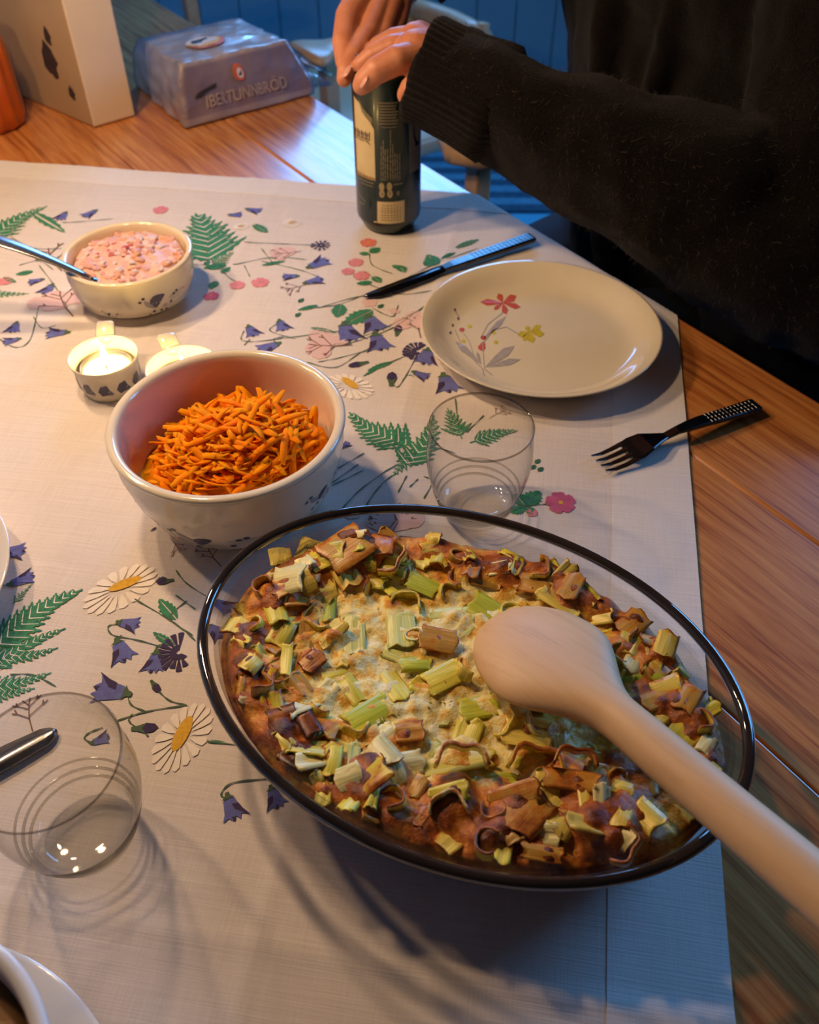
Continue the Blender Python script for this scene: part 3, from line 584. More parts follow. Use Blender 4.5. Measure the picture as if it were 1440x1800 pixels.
def blob2(cx, cz_, ra, rz, rot=0, n=10, pinch=0):
    o = []
    for i in range(n):
        t = 2*PI*i/n; x, y = math.cos(t), math.sin(t)*(1-pinch*math.cos(t)); x, y = x*ra, y*rz*1.0
        k = rz/ra if ra else 1; o.append((cx+x*math.cos(rot)-y*math.sin(rot)*(.06 and 1)/1, cz_+(x*math.sin(rot)*.06+y*math.cos(rot))))
    return o
def sprig(a0, z0, s):                                # little painted spray: leaves, stems and dots
    P = []
    P.append((0, blob2(a0, z0, .10*s, .0045*s, .5, 10, .5))); P.append((1, blob2(a0-.14*s, z0-.001*s, .11*s, .004*s, -.7, 10, .5))); P.append((1, blob2(a0+.12*s, z0-.006*s, .05*s, .002*s)))
    for da, dz in ((.30, .002), (.36, .0035), (.24, -.005), (-.28, .004), (-.22, .007), (.05, -.010), (-.08, -.009), (.14, -.011), (-.16, -.012)):
        P.append((0, blob2(a0+da*s, z0+dz*s, .030*s, .0014*s, 0, 7)))
    P.append((1, [(a0+.20*s, z0+.0012*s), (a0+.55*s, z0+.0022*s), (a0+.55*s, z0+.0014*s), (a0+.20*s, z0+.0002*s)]))
    P.append((1, [(a0+.22*s, z0-.0020*s), (a0+.48*s, z0-.0012*s), (a0+.48*s, z0-.0020*s), (a0+.22*s, z0-.0030*s)]))
    return P

def bowl(name, c, R_, h, rb, label, mat, full=1.0, group=None):
    t = thing(name, Vector((c[0], c[1], CT)), label, 'bowl', group); z = lambda v: CT+v
    out = [(rb*.97, z(0)), (rb, z(.002)), (rb*1.03, z(.006)), (lerp(rb, R_, full*.50), z(h*.20)), (lerp(rb, R_, .5+full*.27), z(h*.46)), (lerp(rb, R_, .84+.08*full), z(h*.72)), (R_*.975, z(h*.90)), (R_*.985, z(h*.955))]
    rimp = [(R_*1.0, z(h*.955)), (R_*1.002, z(h*.978)), (R_*.985, z(h*.996)), (R_*.955, z(h)), (R_*.925, z(h*.99)), (R_*.908, z(h*.96))]
    inn = [(R_*.90, z(h*.9)), (R_*.88, z(h*.74)), (lerp(rb, R_, .5+full*.25)*.95, z(h*.48)), (lerp(rb, R_, full*.45)*.93, z(h*.24)), (rb*.75, z(h*.12)), (rb*.3, z(h*.095)), (.0005, z(h*.09))]
    mb = MB(); mb.lathe(c, out+rimp+inn, 96, cap0=True, cap1=True); mb.build('bowl_body', mat, t)
    return t, out, inn
BC, BR, BH = (-.1185, .428), .0768, .072
bw, bout, binn = bowl('serving_bowl', BC, BR, BH, .050, 'large cream ceramic bowl with small painted sprigs, holding grated carrot', CERAM)
on_wall(bout, BC, sprig(-.18, CT+.026, 1.15), 'painted_sprig', [NAVY, GREYP], bw)
on_wall(bout, BC, sprig(1.05, CT+.040, .8), 'painted_sprig', [NAVY, GREYP], bw)
on_wall(bout, BC, sprig(-1.3, CT+.030, .8), 'painted_sprig', [NAVY, GREYP], bw)
# grated carrot
CARM = []
carm, nt, bs = newmat('grated_carrot'); oi = nd(nt, 'ShaderNodeObjectInfo'); n_ = noi(nt, coords(nt, (1,1,1)), 120, 3)
ad = nd(nt, 'ShaderNodeMath', operation='MULTIPLY_ADD'); nt.links.new(oi.outputs['Random'], ad.inputs[0]); ad.inputs[1].default_value = .5; nt.links.new(n_, ad.inputs[2])
nt.links.new(ramp(nt, ad.outputs[0], [(.3, (.97, .165, .002)), (.65, (.99, .22, .003)), (1.0, (.99, .29, .006))]), bs.inputs['Base Color'])
bs.inputs['Roughness'].default_value = .7; bs.inputs['Specular IOR Level'].default_value = .04; bs.inputs['Subsurface Weight'].default_value = .6; bs.inputs['Subsurface Radius'].default_value = (.006, .0022, .0005); bs.inputs['Subsurface Scale'].default_value = 1
def shred(i):
    L_ = R.uniform(.020, .044); w_ = R.uniform(.0016, .0031); th = R.uniform(.0003, .0006); c1, c2 = R.uniform(-.7, .7), R.uniform(-.5, .5); m = MB(); rs = []; tw_ = R.uniform(-1, 1)
    for k in range(7):
        t = k/6-.5; x = t*L_; y = c1*L_*(.25-t*t)*1.2; z = c2*L_*(.25-t*t); s = (1-abs(2*t)**8*.45); a = tw_*t
        u = Vector((0, math.cos(a), math.sin(a))); v = Vector((0, -math.sin(a), math.cos(a)))
        p = Vector((x, y, z)); rs.append([p+u*w_*s+v*th*s, p-u*w_*s+v*th*s, p-u*w_*s-v*th*s, p+u*w_*s-v*th*s])
    m.rings(rs); o = m.build('carrot_shred', carm, None, True); me = o.data; bpy.data.objects.remove(o); return me
SH = [shred(i) for i in range(16)]
carrot = thing('grated_carrot', Vector((BC[0], BC[1], CT+.02)), 'heap of orange grated carrot in the large cream bowl', 'carrots')
def ch(x, y):                                        # heap height over the bowl's floor
    dx, dy = x-.016, y+.010; d = math.hypot(dx, dy*1.08); return .031 + .035*max(0, 1-(d/.069)**2) + .004*noise.noise(Vector((x*60, y*60, 1)))
def inbowl(z):
    pr = [(r, zz-CT) for r, zz in binn][::-1]
    for (r0, z0), (r1, z1) in zip(pr, pr[1:]):
        if z0 <= z <= z1: return lerp(r0, r1, (z-z0)/(z1-z0))
    return pr[-1][0]
mb = MB(); rs = []
for i in range(13):
    r = i/12
    ring = []
    for j in range(48):
        t = 2*PI*j/48; rr_ = inbowl(.030)*.99*max(r, .001); x, y = rr_*math.cos(t), rr_*math.sin(t); ring.append(Vector((BC[0]+x, BC[1]+y, CT+ch(x, y)-.0025)))
    rs.append(ring)
rs.append([Vector((BC[0]+.030*math.cos(2*PI*j/48), BC[1]+.030*math.sin(2*PI*j/48), CT+.012)) for j in range(48)])
mb.rings(rs)
rest = []
def carrot_spot():
    while True:
        t, r = R.uniform(0, 2*PI), math.sqrt(R.random())*.060; x, y = .010+r*math.cos(t), -.006+r*math.sin(t)
        z = ch(x, y)
        if z > .030 and math.hypot(x, y) < inbowl(min(z-.006, .064))-.010: return x, y, z
for i in range(620):
    x, y, z = carrot_spot(); m_ = R.choice(SH); z -= R.uniform(.000, .004)
    if math.hypot(x, y) > inbowl(min(z, .064))-.024: continue
    M_ = Matrix.Translation((BC[0]+x, BC[1]+y, CT+z)) @ Matrix.Rotation(R.uniform(0, 6.28), 4, 'Z') @ Matrix.Rotation(R.uniform(-.5, .5), 4, 'Y')
    mb.add([M_ @ v.co for v in m_.vertices], [tuple(p.vertices) for p in m_.polygons])
tag(mb.build('shred_mass', carm, carrot), kind='stuff')
for i in range(290):
    x, y, z = carrot_spot()
    inst(R.choice(SH), 'carrot_shred', carrot, (BC[0]+x, BC[1]+y, CT+z+R.uniform(-.001, .004)), (R.uniform(-.6, .6), R.uniform(-.5, .5), R.uniform(0, 6.28) if math.hypot(x, y) < .04 else math.atan2(y, x)+PI/2+R.uniform(-.6, .6)))

# small bowl with pink salad and a steel handle
SC_, SR, SH_ = (-.2496, .689), .0565, .045
sbw, sout, sinn = bowl('small_bowl', SC_, SR, SH_, .038, 'small cream bowl with a dark violet flower, holding pink creamy salad', CERAM, 1.35)
on_wall(sout, SC_, sprig(.62, CT+.021, 1.0)+[(0, blob2(.62, CT+.024, .14, .005, .3, 12, .5))], 'painted_sprig', [NAVY, GREYP], sbw)
on_wall(sout, SC_, sprig(-.22, CT+.013, .45), 'painted_sprig', [NAVY, GREYP], sbw)
salad = thing('pink_salad', Vector((SC_[0], SC_[1], CT+.03)), 'creamy pink salad with chopped red pieces in the small bowl', 'salad')
cream = pm('salad_cream', (.80, .56, .44), (.76, .42, .36), 110, .35, .4, 260, sss=.1, bdist=.002)
saladc = pm('salad_chunk_pink', (.70, .30, .27), (.80, .50, .42), 160, .35, .3, 300, sss=.1); saladr = pm('salad_chunk_red', (.48, .07, .07), (.60, .16, .13), 200, .3, .3, 300); saladw = pm('salad_chunk_white', (.82, .68, .60), (.74, .54, .58), 160, .3, .3, 300); salado = pm('salad_chunk_peach', (.74, .34, .20), (.80, .46, .30), 160, .35, .3, 300)
def sh_(x, y): return .0380 + .005*(1-(math.hypot(x, y)/.05)**2) + .0028*noise.noise(Vector((x*70, y*70, 5))) + .0016*noise.noise(Vector((x*160, y*160, 9)))
rs = [[Vector((SC_[0]+.0500*r/14*math.cos(2*PI*j/72), SC_[1]+.0500*r/14*math.sin(2*PI*j/72), CT+sh_(.05*r/14*math.cos(2*PI*j/72), .05*r/14*math.sin(2*PI*j/72))-(.004 if r == 14 else 0))) for j in range(72)] for r in [.02]+list(range(1, 15))]
rs.append([Vector((SC_[0]+.03*math.cos(2*PI*j/72), SC_[1]+.03*math.sin(2*PI*j/72), CT+.014)) for j in range(72)])
mb = MB(); mb.rings(rs); mb.build('dressing', cream, salad)
def chunk(i, mat):
    m = MB(); bm = bmesh.new(); bmesh.ops.create_icosphere(bm, subdivisions=2, radius=1)
    vs2 = []
    for v in bm.verts:
        p = v.co; q = Vector((math.copysign(abs(p.x)**.6, p.x), math.copysign(abs(p.y)**.6, p.y)*.75, math.copysign(abs(p.z)**.6, p.z)*.5)); vs2.append(q*(1+.25*noise.noise(p*1.4+Vector((i*3, 0, 0)))))
    f = [tuple(v.index for v in fc.verts) for fc in bm.faces]; bm.free(); m.add(vs2, f); o = m.build('salad_chunk', mat, None); me = o.data; bpy.data.objects.remove(o); return me
CH = {k: [chunk(i*7+j, m) for i in range(3)] for j, (k, m) in enumerate((('p', saladc), ('r', saladr), ('w', saladw), ('o', salado)))}
for i in range(150):
    t, r = R.uniform(0, 6.28), math.sqrt(R.random())*.046; x, y = r*math.cos(t), r*math.sin(t)
    dr = math.hypot(x+.012, y-.004); k = 'r' if dr < .017 and R.random() < .8 else ('o' if x > .022 and y > .0 and R.random() < .6 else R.choice('ppwwwo')); s = R.uniform(.0018, .0052)*(1.1 if k != 'r' else .9)
    inst(R.choice(CH[k]), 'salad_chunk', salad, (SC_[0]+x, SC_[1]+y, CT+sh_(x, y)-s*.12), (R.uniform(-.5, .5), R.uniform(-.5, .5), R.uniform(0, 6.28)), (s, s, s*.8))
LSTEEL = pm('bright_steel', (.62, .58, .55), (.52, .49, .47), 60, .25, .05, 500, metal=1)
sh0, sh1 = G(152, 486, CT+.043), G(-60, 408, .085)
sv = thing('serving_spoon', sh0, 'steel spoon handle sticking out of the pink salad at the left', 'spoon')
axs = (sh1-sh0).normalized(); sds = axs.cross(Z).normalized(); sus = sds.cross(axs); mb = MB(); rs = []
for i in range(13):
    t = i/12; w_ = lerp(.0028, .0095, t**.8); th = .0011; c = sh0-axs*.004+(sh1-sh0)*t*1.15+sus*(.004*math.sin(PI*t)); rs.append([c+sds*w_*x+sus*th*y for x, y in ((-1,-.3),(-.8,-1),(0,-1.2),(.8,-1),(1,-.3),(1,.3),(.8,1),(0,1.4),(-.8,1),(-1,.3))])
mb.rings(rs); mb.build('handle', LSTEEL, sv)
c0_ = sh0-axs*.016-Z*.008; mb = MB(); rs = []
for i in range(9):
    t = i/8; w_ = .010*math.sin(PI*(.06+.9*t)); c = sh0-axs*(.004+.024*t)-Z*(.010*t); rs.append([c+sds*w_*math.cos(2*PI*j/12)+sus*.0012*math.sin(2*PI*j/12) for j in range(12)])
mb.rings(rs); mb.build('spoon_bowl', STEEL, sv)

# ---------------------------------------------------------------- tealight holders and candles
flamem = emit('candle_flame', (1, .60, .16), (1, .72, .28), 190)
waxm, nt, bs = newmat('candle_wax'); nt.links.new(ramp(nt, noi(nt, coords(nt, (1,1,1)), 60), [(.3, (.92, .84, .66)), (.7, (.88, .80, .60))]), bs.inputs['Base Color'])
bs.inputs['Roughness'].default_value = .3; bs.inputs['Subsurface Weight'].default_value = .6; bs.inputs['Subsurface Radius'].default_value = (.01, .006, .003); bs.inputs['Subsurface Scale'].default_value = 1
wick = pm('burnt_wick', (.02, .015, .012), (.04, .03, .02), 500, .9)
alu = pm('tealight_aluminium', (.75, .74, .72), (.65, .64, .62), 80, .3, .1, 300, metal=1)
def tealight(c, r, label, clab, hdir):
    h = .030; t = thing('tealight_holder', Vector((c[0], c[1], CT)), label, 'candle holder', 'ceramic tealight holders beside the carrot bowl')
    out = [(r*.80, CT), (r*.84, CT+.001), (r*.86, CT+.004), (r*.90, CT+.008), (r*.92, CT+.018), (r*.93, CT+h-.006), (r*.98, CT+h-.003), (r, CT+h-.0008), (r*.985, CT+h), (r*.95, CT+h-.0008), (r*.92, CT+h-.004), (r*.86, CT+.018), (r*.83, CT+.006), (r*.6, CT+.0045), (.0004, CT+.0045)]
    MB().lathe(c, out, 72, cap0=True, cap1=True).build('cup', CERAM, t)
    P = []
    for k in range(7):
        a = -1.6+k*.58; P.append((0, [(a-.22, CT+.012), (a-.10, CT+.017), (a+.10, CT+.018), (a+.16, CT+.013), (a+.26, CT+.009), (a+.05, CT+.0085), (a-.12, CT+.0075)]))
        P.append((1, [(a+.14, CT+.0125), (a+.26, CT+.0085), (a+.20, CT+.0068), (a+.02, CT+.008)]))
    on_wall(out[:6], c, P, 'painted_leaf', [NAVY, GREYP], t)
    d = Vector((math.cos(hdir), math.sin(hdir), 0)); s_ = Vector((-d.y, d.x, 0)); mb = MB(); rs = []    # flat thumb handle
    for i in range(9):
        q = i/8; p = Vector((c[0], c[1], 0)) + d*(r*.90+.017*q) + Z*(CT+h*.86+.010*q-.004*q*q); w_ = .0078*(1-.10*q) if q < .9 else .0060
        rs.append([p+s_*w_*x+Z*.0024*y for x, y in ((-1,-.6),(-.85,-1),(0,-1),(.85,-1),(1,-.6),(1,.6),(.85,1),(.0,1),(-.85,1),(-1,.6))])
    mb.rings(rs); mb.build('thumb_handle', CERAM, t)
    k = thing('tealight', Vector((c[0], c[1], CT+.0047)), clab, 'candle', 'burning tealights in the holders'); z0 = CT+.0047; rc_ = r*.735
    MB().lathe(c, [(rc_*.98, z0), (rc_, z0+.001), (rc_, z0+.0150), (rc_*1.015, z0+.0156), (rc_*.985, z0+.0156), (rc_*.975, z0+.002), (.0004, z0+.0018)], 48, cap0=True, cap1=True).build('metal_cup', alu, k)
    MB().lathe(c, [(rc_*.95, z0+.003), (rc_*.96, z0+.0128), (rc_*.90, z0+.0120), (rc_*.5, z0+.0114), (.0004, z0+.0112)], 48, cap0=True, cap1=True).build('wax', waxm, k)
    MB().tube([(c[0], c[1], z0+.0105), (c[0]+.0003, c[1], z0+.014), (c[0]+.001, c[1], z0+.0165)], .0006, 6).build('wick', wick, k)
    fp = [(.0004, z0+.0162), (.0016, z0+.0172), (.0027, z0+.0195), (.0031, z0+.0220), (.0026, z0+.0255), (.0017, z0+.0290), (.0008, z0+.0325), (.0001, z0+.0350)]
    MB().lathe((c[0]+.001, c[1]), fp, 16, cap0=True, cap1=True).build('flame', flamem, k)
tealight((-.2415, .5555), .0272, 'round cream tealight holder with dark leaf band, fully visible left of the carrot bowl', 'lit white tealight glowing in the fully visible left holder', 1.75)
tealight((-.1765, .541), .0283, 'cream tealight holder mostly hidden behind the carrot bowl rim', 'lit tealight in the holder half hidden behind the carrot bowl', 2.05)

# ---------------------------------------------------------------- dinner plate
PC, PR_ = (.1103, .6137), .1008; ZP = CT
plate = thing('dinner_plate', Vector((PC[0], PC[1], CT)), 'cream dinner plate with red and yellow painted flowers', 'plate')
pin = [(.0004, .0048), (.050, .0048), (.068, .0052), (.076, .0066), (.083, .0105), (.089, .0155), (.095, .0195), (.0990, .0212), (.1008, .0218)]
pout = [(.1008, .0206), (.0985, .0188), (.090, .0125), (.082, .0065), (.074, .003), (.062, .0015), (.058, 0), (.055, 0), (.054, .0015), (.0004, .0015)]
MB().lathe(PC, [(r, z+CT) for r, z in pin+pout], 120, cap0=True, cap1=True).build('plate_body', CERAM, plate)
def pz(r):
    for (r0, z0), (r1, z1) in zip(pin, pin[1:]):
        if r0 <= r <= r1: return lerp(z0, z1, (r-r0)/(r1-r0))
    return .0218
def on_plate(x, y):                                   # follow the view ray of a pixel down to the glaze
    z = .006
    for _ in range(12): p = G(x, y, z+CT); z = pz(min(.1, math.hypot(p.x-PC[0], p.y-PC[1])))
    return p+Z*.00022
def pdecal(name, polys, mats):
    mb = MB()
    for mi, pl in polys:
        q = []
        for i in range(len(pl)):
            a, b = pl[i], pl[(i+1) % len(pl)]; q += [a, ((a[0]+b[0])/2, (a[1]+b[1])/2)]
        mb.add([on_plate(*p)+Z*.0001*mi for p in q], tessellate_polygon([[Vector((p[0], p[1], 0)) for p in q]]), mi)
    return mb.build(name, mats, plate, False)
def petal(c, tip, w_):
    dx, dy = tip[0]-c[0], tip[1]-c[1]; l = math.hypot(dx, dy); nx, ny = -dy/l*w_, dx/l*w_
    return [c, (c[0]+dx*.4+nx*.7, c[1]+dy*.4+ny*.7), (c[0]+dx*.7+nx, c[1]+dy*.7+ny), tip, (c[0]+dx*.7-nx, c[1]+dy*.7-ny), (c[0]+dx*.4-nx*.7, c[1]+dy*.4-ny*.7)]
def lin(pts, w_): 
    P = []
    for (x0, y0), (x1, y1) in zip(pts, pts[1:]):
        l = math.hypot(x1-x0, y1-y0); nx, ny = -(y1-y0)/l*w_, (x1-x0)/l*w_; P.append((0, [(x0+nx, y0+ny), (x1+nx, y1+ny), (x1-nx, y1-ny), (x0-nx, y0-ny)]))
    return P
PRED = pm('glaze_red', (.62, .13, .10), (.56, .10, .08), 200, .15); PYEL = pm('glaze_yellow', (.66, .56, .06), (.60, .46, .05), 200, .15); PGREY = pm('glaze_grey', (.46, .42, .41), (.38, .35, .36), 160, .15); PDK = pm('glaze_dark', (.16, .12, .10), (.12, .10, .08), 160, .15)
pdecal('painted_red_flower', [(0, petal((884, 533), t, w_)) for t, w_ in (((844, 531), 6), ((876, 516), 6), ((908, 520), 7), ((916, 541), 5), ((890, 553), 6), ((868, 545), 4))], [PRED])
pdecal('painted_yellow_flower', [(0, petal((930, 584), t, w_)) for t, w_ in (((910, 590), 6), ((926, 573), 5), ((952, 572), 5), ((958, 588), 6), ((937, 603), 7), ((920, 600), 5))], [PYEL])
pdecal('painted_grey_leaf', [(0, petal((853, 645), (905, 608), 8)), (0, petal((853, 646), (916, 632), 6)), (0, petal((848, 642), (800, 600), 6)), (0, petal((848, 598), (890, 556), 5)), (0, petal((846, 640), (838, 618), 3))], [PGREY])
pdecal('painted_stem', lin([(884, 550), (858, 570), (845, 595)], .8)+lin([(912, 588), (890, 575), (868, 580), (848, 605)], .8)+lin([(852, 650), (848, 600)], .7)+lin([(850, 650), (815, 615), (800, 580)], .7)+lin([(853, 650), (866, 660)], .9)+lin([(848, 648), (852, 662)], .9)+lin([(838, 640), (825, 600), (812, 582)], .6)+lin([(808, 560), (800, 545)], .9), [PGREY])
pdecal('painted_berry', [(0, blob2(c[0], c[1], r, r*.8/1.0, 0, 8)) for c, r in (((812, 580), 5), ((850, 594), 5), ((847, 611), 7), ((849, 606), 5))], [PRED])
pdecal('painted_bud', [(0, blob2(c[0], c[1], 4, 3.4, 0, 8)) for c in ((826, 574), (872, 602), (815, 600), (868, 585))], [PYEL])
pdecal('painted_sprout', [(0, blob2(c[0], c[1], 2.2, 3.0, 0, 7)) for c in ((800, 545), (806, 560), (792, 585), (796, 572))], [PDK])

# ---------------------------------------------------------------- cutlery
def bar(name, mat, par, pts, ws, ths, up_=Z):
    mb = MB(); rs = []; pts = [Vector(p) for p in pts]
    for i, p in enumerate(pts):
        t = (pts[min(i+1, len(pts)-1)]-pts[max(i-1, 0)]).normalized(); s = t.cross(up_).normalized(); u = s.cross(t); w_, th = ws[i], ths[i]
        rs.append([p+s*w_*x+u*th*y for x, y in ((-1,-.5),(-.85,-1),(.85,-1),(1,-.5),(1,.5),(.85,1),(-.85,1),(-1,.5))])
    return mb.rings(rs).build(name, mat, par, False, .0003, 1)
ka, kb = G(640, 521, CT+.002), G(936, 417, CT+.006); kd = kb-ka
knife = thing('table_knife', ka, 'dark steel knife with patterned handle lying above the dinner plate', 'knife')
ks = Vector((kd.y, -kd.x, 0)).normalized()
def kp(t, off=0): return ka + kd*t + ks*off
mb = MB(); rs = []
for t, w0, w1 in ((0, .001, -.0005), (.02, .0035, -.0018), (.08, .0075, -.0028), (.2, .0085, -.0040), (.34, .0078, -.0046), (.42, .0060, -.0050), (.455, .0045, -.0045)):
    rs.append([kp(t, w0)-Z*.0009, kp(t, w1)-Z*.0012, kp(t, w1)+Z*.0012, kp(t, (w0+w1)/2)+Z*.0013, kp(t, w0)-Z*.0004])
mb.rings(rs).build('blade', DSTEEL, knife)
bar('handle', DSTEEL, knife, [kp(t) for t in (.45, .50, .60, .75, .9, .985, 1.0)], [.0042, .0052, .0058, .0064, .0070, .0073, .0066], [.0018, .0024, .0026, .0026, .0026, .0026, .002])
def embossed(par, f, t0, t1, n, wd, top):
    mb = MB()
    for i in range(n):
        t = lerp(t0, t1, (i+.5)/n); p = f(t)
        for sgn in (-1, 0, 1): mb.box(p+par[1]*sgn*wd+Z*top, (.0026, .0026, .0005), (par[2], par[1], Z))
    return mb.build('embossed_pattern', DSTEEL, par[0], False, .0002, 1)
embossed((knife, ks, kd.normalized()), kp, .62, .985, 15, .0039, .0027)
fa, fb = G(1052, 815, CT+.004), G(1334, 702, .012); fd = fb-fa; fdn = fd.normalized(); fs = Vector((fd.y, -fd.x, 0)).normalized()
fork = thing('table_fork', fa, 'dark steel fork with patterned handle lying half off the tablecloth', 'fork')
def fz(t): return CT+.0115*math.exp(-((t-.30)/.12)**2)*.55+.0022+.006*sst(.36, .5, t)*(1-.75*sst(.55, 1.0, t)) + .0025*sst(0, .05, .05-t)
def fpt(t, off=0): p = fa+fd*t+fs*off; return Vector((p.x, p.y, fz(t)))
bar('handle', DSTEEL, fork, [fpt(t) for t in (.40, .47, .54, .62, .75, .9, .985, 1.0)], [.0034, .0036, .0048, .0056, .0064, .0070, .0072, .0066], [.0013, .0017, .002, .002, .002, .002, .002, .0016])
bar('neck', DSTEEL, fork, [fpt(t) for t in (.17, .22, .28, .34, .40)], [.0112, .0118, .0100, .0062, .0034], [.0009, .0009, .001, .0011, .0013])
for i in range(4):
    o = (i-1.5)*.0063
    bar('tine', DSTEEL, fork, [fpt(t, o*k) for t, k in ((.19, 1), (.12, 1), (.06, .98), (.0, .93))], [.0020, .0017, .0014, .0006], [.0009, .0009, .0008, .0005])
embossed((fork, fs, fdn), fpt, .66, .985, 13, .0038, .0021)
la, lb = G(100, 1283, CT+.0015), G(-190, 1445, CT+.004)
k2 = thing('table_knife', la, 'steel knife blade seen through the front left glass', 'knife'); ld = lb-la; ls = Vector((ld.y, -ld.x, 0)).normalized(); mb = MB(); rs = []
for t, w0, w1 in ((0, .001, -.001), (.03, .004, -.004), (.08, .0062, -.006), (.3, .0085, -.0066), (.55, .0085, -.0068), (.62, .005, -.005)):
    p = la+ld*t; rs.append([p+ls*w0-Z*.0005, p+ls*w1-Z*.0010, p+ls*w1+Z*.0008, p+Z*.0012, p+ls*w0-Z*.0001])
mb.rings(rs).build('blade', STEEL, k2)
bar('handle', STEEL, k2, [la+ld*t for t in (.60, .7, .85, 1.0)], [.005, .006, .007, .0066], [.0018, .002, .002, .002])

# ---------------------------------------------------------------- drinking glasses
TUMB = thin_glass('tumbler_glass', (.965, .965, .95), (.22, .22, .20), 3.4, .8)
TBASE = thin_glass('tumbler_base_glass', (.985, .985, .975), (.30, .29, .27), 4.5, .9)
TRIM = thin_glass('tumbler_lip_glass', (.72, .70, .66), (.22, .20, .18), 1.6, 1.0)
TRING = thin_glass('tumbler_ridge_glass', (.86, .85, .82), (.36, .34, .31), 1.8, .9)
def tumbler(c, label, s=1.0):
    t = thing('drinking_glass', Vector((c[0], c[1], CT)), label, 'glass', 'small stemless drinking glasses'); q = lambda P: [(r*s, z*s+CT) for r, z in P]
    MB().lathe(c, q([(.0245, .009), (.0262, .014), (.0282, .019), (.0318, .028), (.0342, .040), (.0350, .050), (.0345, .061), (.0336, .070), (.0332, .0745)]), 80).build('wall', TUMB, t)
    MB().lathe(c, q([(.0334, .0742), (.0339, .0752), (.0334, .0762), (.0327, .0752), (.0333, .0742)]), 80).build('lip', TRIM, t)
    MB().lathe(c, q([(.0004, .0), (.0215, .0), (.0228, .0008), (.0238, .003), (.0238, .006), (.0245, .009)]), 80).build('base', TBASE, t)
    mb = MB()
    for r, z, w_ in ((.0246, .0095, .0012), (.0264, .0145, .0012), (.0285, .0205, .0010)):
        mb.lathe(c, q([(r+w_, z-w_), (r+w_*1.5, z), (r+w_, z+w_), (r, z+w_*.3), (r+w_, z-w_)]), 80)
    mb.build('ridge', TRING, t)
    MB().lathe(c, q([(.0004, .0066), (.010, .0062), (.018, .0070), (.0225, .0095), (.0240, .0130)]), 80).build('inner_floor', TBASE, t)
tumbler((.0458, .4155), 'empty clear drinking glass behind the baking dish near the dinner plate')
tumbler((-.1633, .185), 'empty clear drinking glass at the front left edge of the cloth', 1.02)

# ---------------------------------------------------------------- second plate at the left edge, bowl in the front corner
p2c = G(6, 1042, .02)+Vector((-.1008, 0, 0)); plate2 = thing('dinner_plate', Vector((p2c.x, p2c.y, CT)), 'cream plate at the left edge of the photo, only its rim showing', 'plate')
MB().lathe(p2c, [(r, z+CT) for r, z in pin+pout], 96, cap0=True, cap1=True).build('plate_body', CERAMW, plate2)
def circ3(P):
    (ax_, ay_), (bx_, by_), (cx_, cy_) = [(p.x, p.y) for p in P]; d_ = 2*(ax_*(by_-cy_)+bx_*(cy_-ay_)+cx_*(ay_-by_))
    c = (((ax_**2+ay_**2)*(by_-cy_)+(bx_**2+by_**2)*(cy_-ay_)+(cx_**2+cy_**2)*(ay_-by_))/d_, ((ax_**2+ay_**2)*(cx_-bx_)+(bx_**2+by_**2)*(ax_-cx_)+(cx_**2+cy_**2)*(bx_-ax_))/d_); return c, math.hypot(c[0]-bx_, c[1]-by_)
PH_ = .085
fc, RB = circ3([G(-2, 1657, PH_), G(48, 1712, PH_), G(84, 1800, PH_)])
e0 = G(95, 1712, .02); e1_ = G(212, 1800, .02); tt = (e1_-G(0, 1641, .02)).normalized(); nn_ = Vector((tt.y, -tt.x, 0)); nn_ = nn_ if nn_.x < 0 else -nn_
pc3 = e0+nn_*.115; plate3 = thing('under_plate', Vector((pc3.x, pc3.y, CT)), 'white plate under the blurred bowl in the front left corner', 'plate')
MB().lathe(pc3, [(r*1.14, z*.9+CT) for r, z in pin+pout], 96, cap0=True, cap1=True).build('plate_body', CERAMW, plate3)
pz0 = CT+.0062
pot = thing('deep_bowl', Vector((fc[0], fc[1], pz0)), 'blurred white bowl of brown food in the front left corner', 'bowl')
MB().lathe(fc, [(r*RB, z) for r, z in ((.0004, pz0), (.62, pz0), (.66, pz0+.003), (.80, .03), (.93, .058), (.985, PH_-.004), (1.0, PH_-.003), (1.0, PH_-.001), (.985, PH_), (.93, PH_-.0005), (.905, PH_-.004), (.85, .055), (.72, .03), (.5, pz0+.006), (.0004, pz0+.005))], 96, cap0=True, cap1=True).build('bowl_body', CERAMW, pot)
food = pm('brown_stew', (.30, .14, .03), (.22, .10, .02), 60, .5, .5, 90, bdist=.004)
stew = MB().lathe(fc, [(.0004, .0735), (RB*.4, .0735), (RB*.8, .0715), (RB*.885, .0700), (RB*.85, .066), (.0004, .05)], 64, cap0=True, cap1=True).build('brown_food', food)
tag(stew, 'brown food filling the blurred bowl in the front left corner', 'food')

# ---------------------------------------------------------------- beer can
KC_, KR = (-.0212, .8290), .0325
can = thing('beer_can', Vector((KC_[0], KC_[1], CT)), 'dark green beer can with cream label held at its top by both hands', 'can')
cang = pm('can_green', (.005, .019, .011), (.004, .016, .010), 60, .25, coat=.2); canb = pm('can_black', (.008, .011, .010), (.006, .009, .008), 60, .25, coat=.2)
cap_ = pm('can_aluminium', (.55, .54, .52), (.48, .47, .46), 80, .3, metal=1)
cream_ = pm('can_cream', (.66, .52, .27), (.60, .46, .22), 60, .35); gold = pm('can_gold', (.40, .31, .15), (.34, .26, .12), 200, .35); dimg = pm('can_dim_gold', (.20, .16, .085), (.16, .13, .07), 200, .35); greyc = pm('can_grey_panel', (.15, .14, .14), (.12, .115, .12), 60, .35); inkc = pm('can_ink', (.14, .085, .05), (.10, .06, .035), 200, .4)
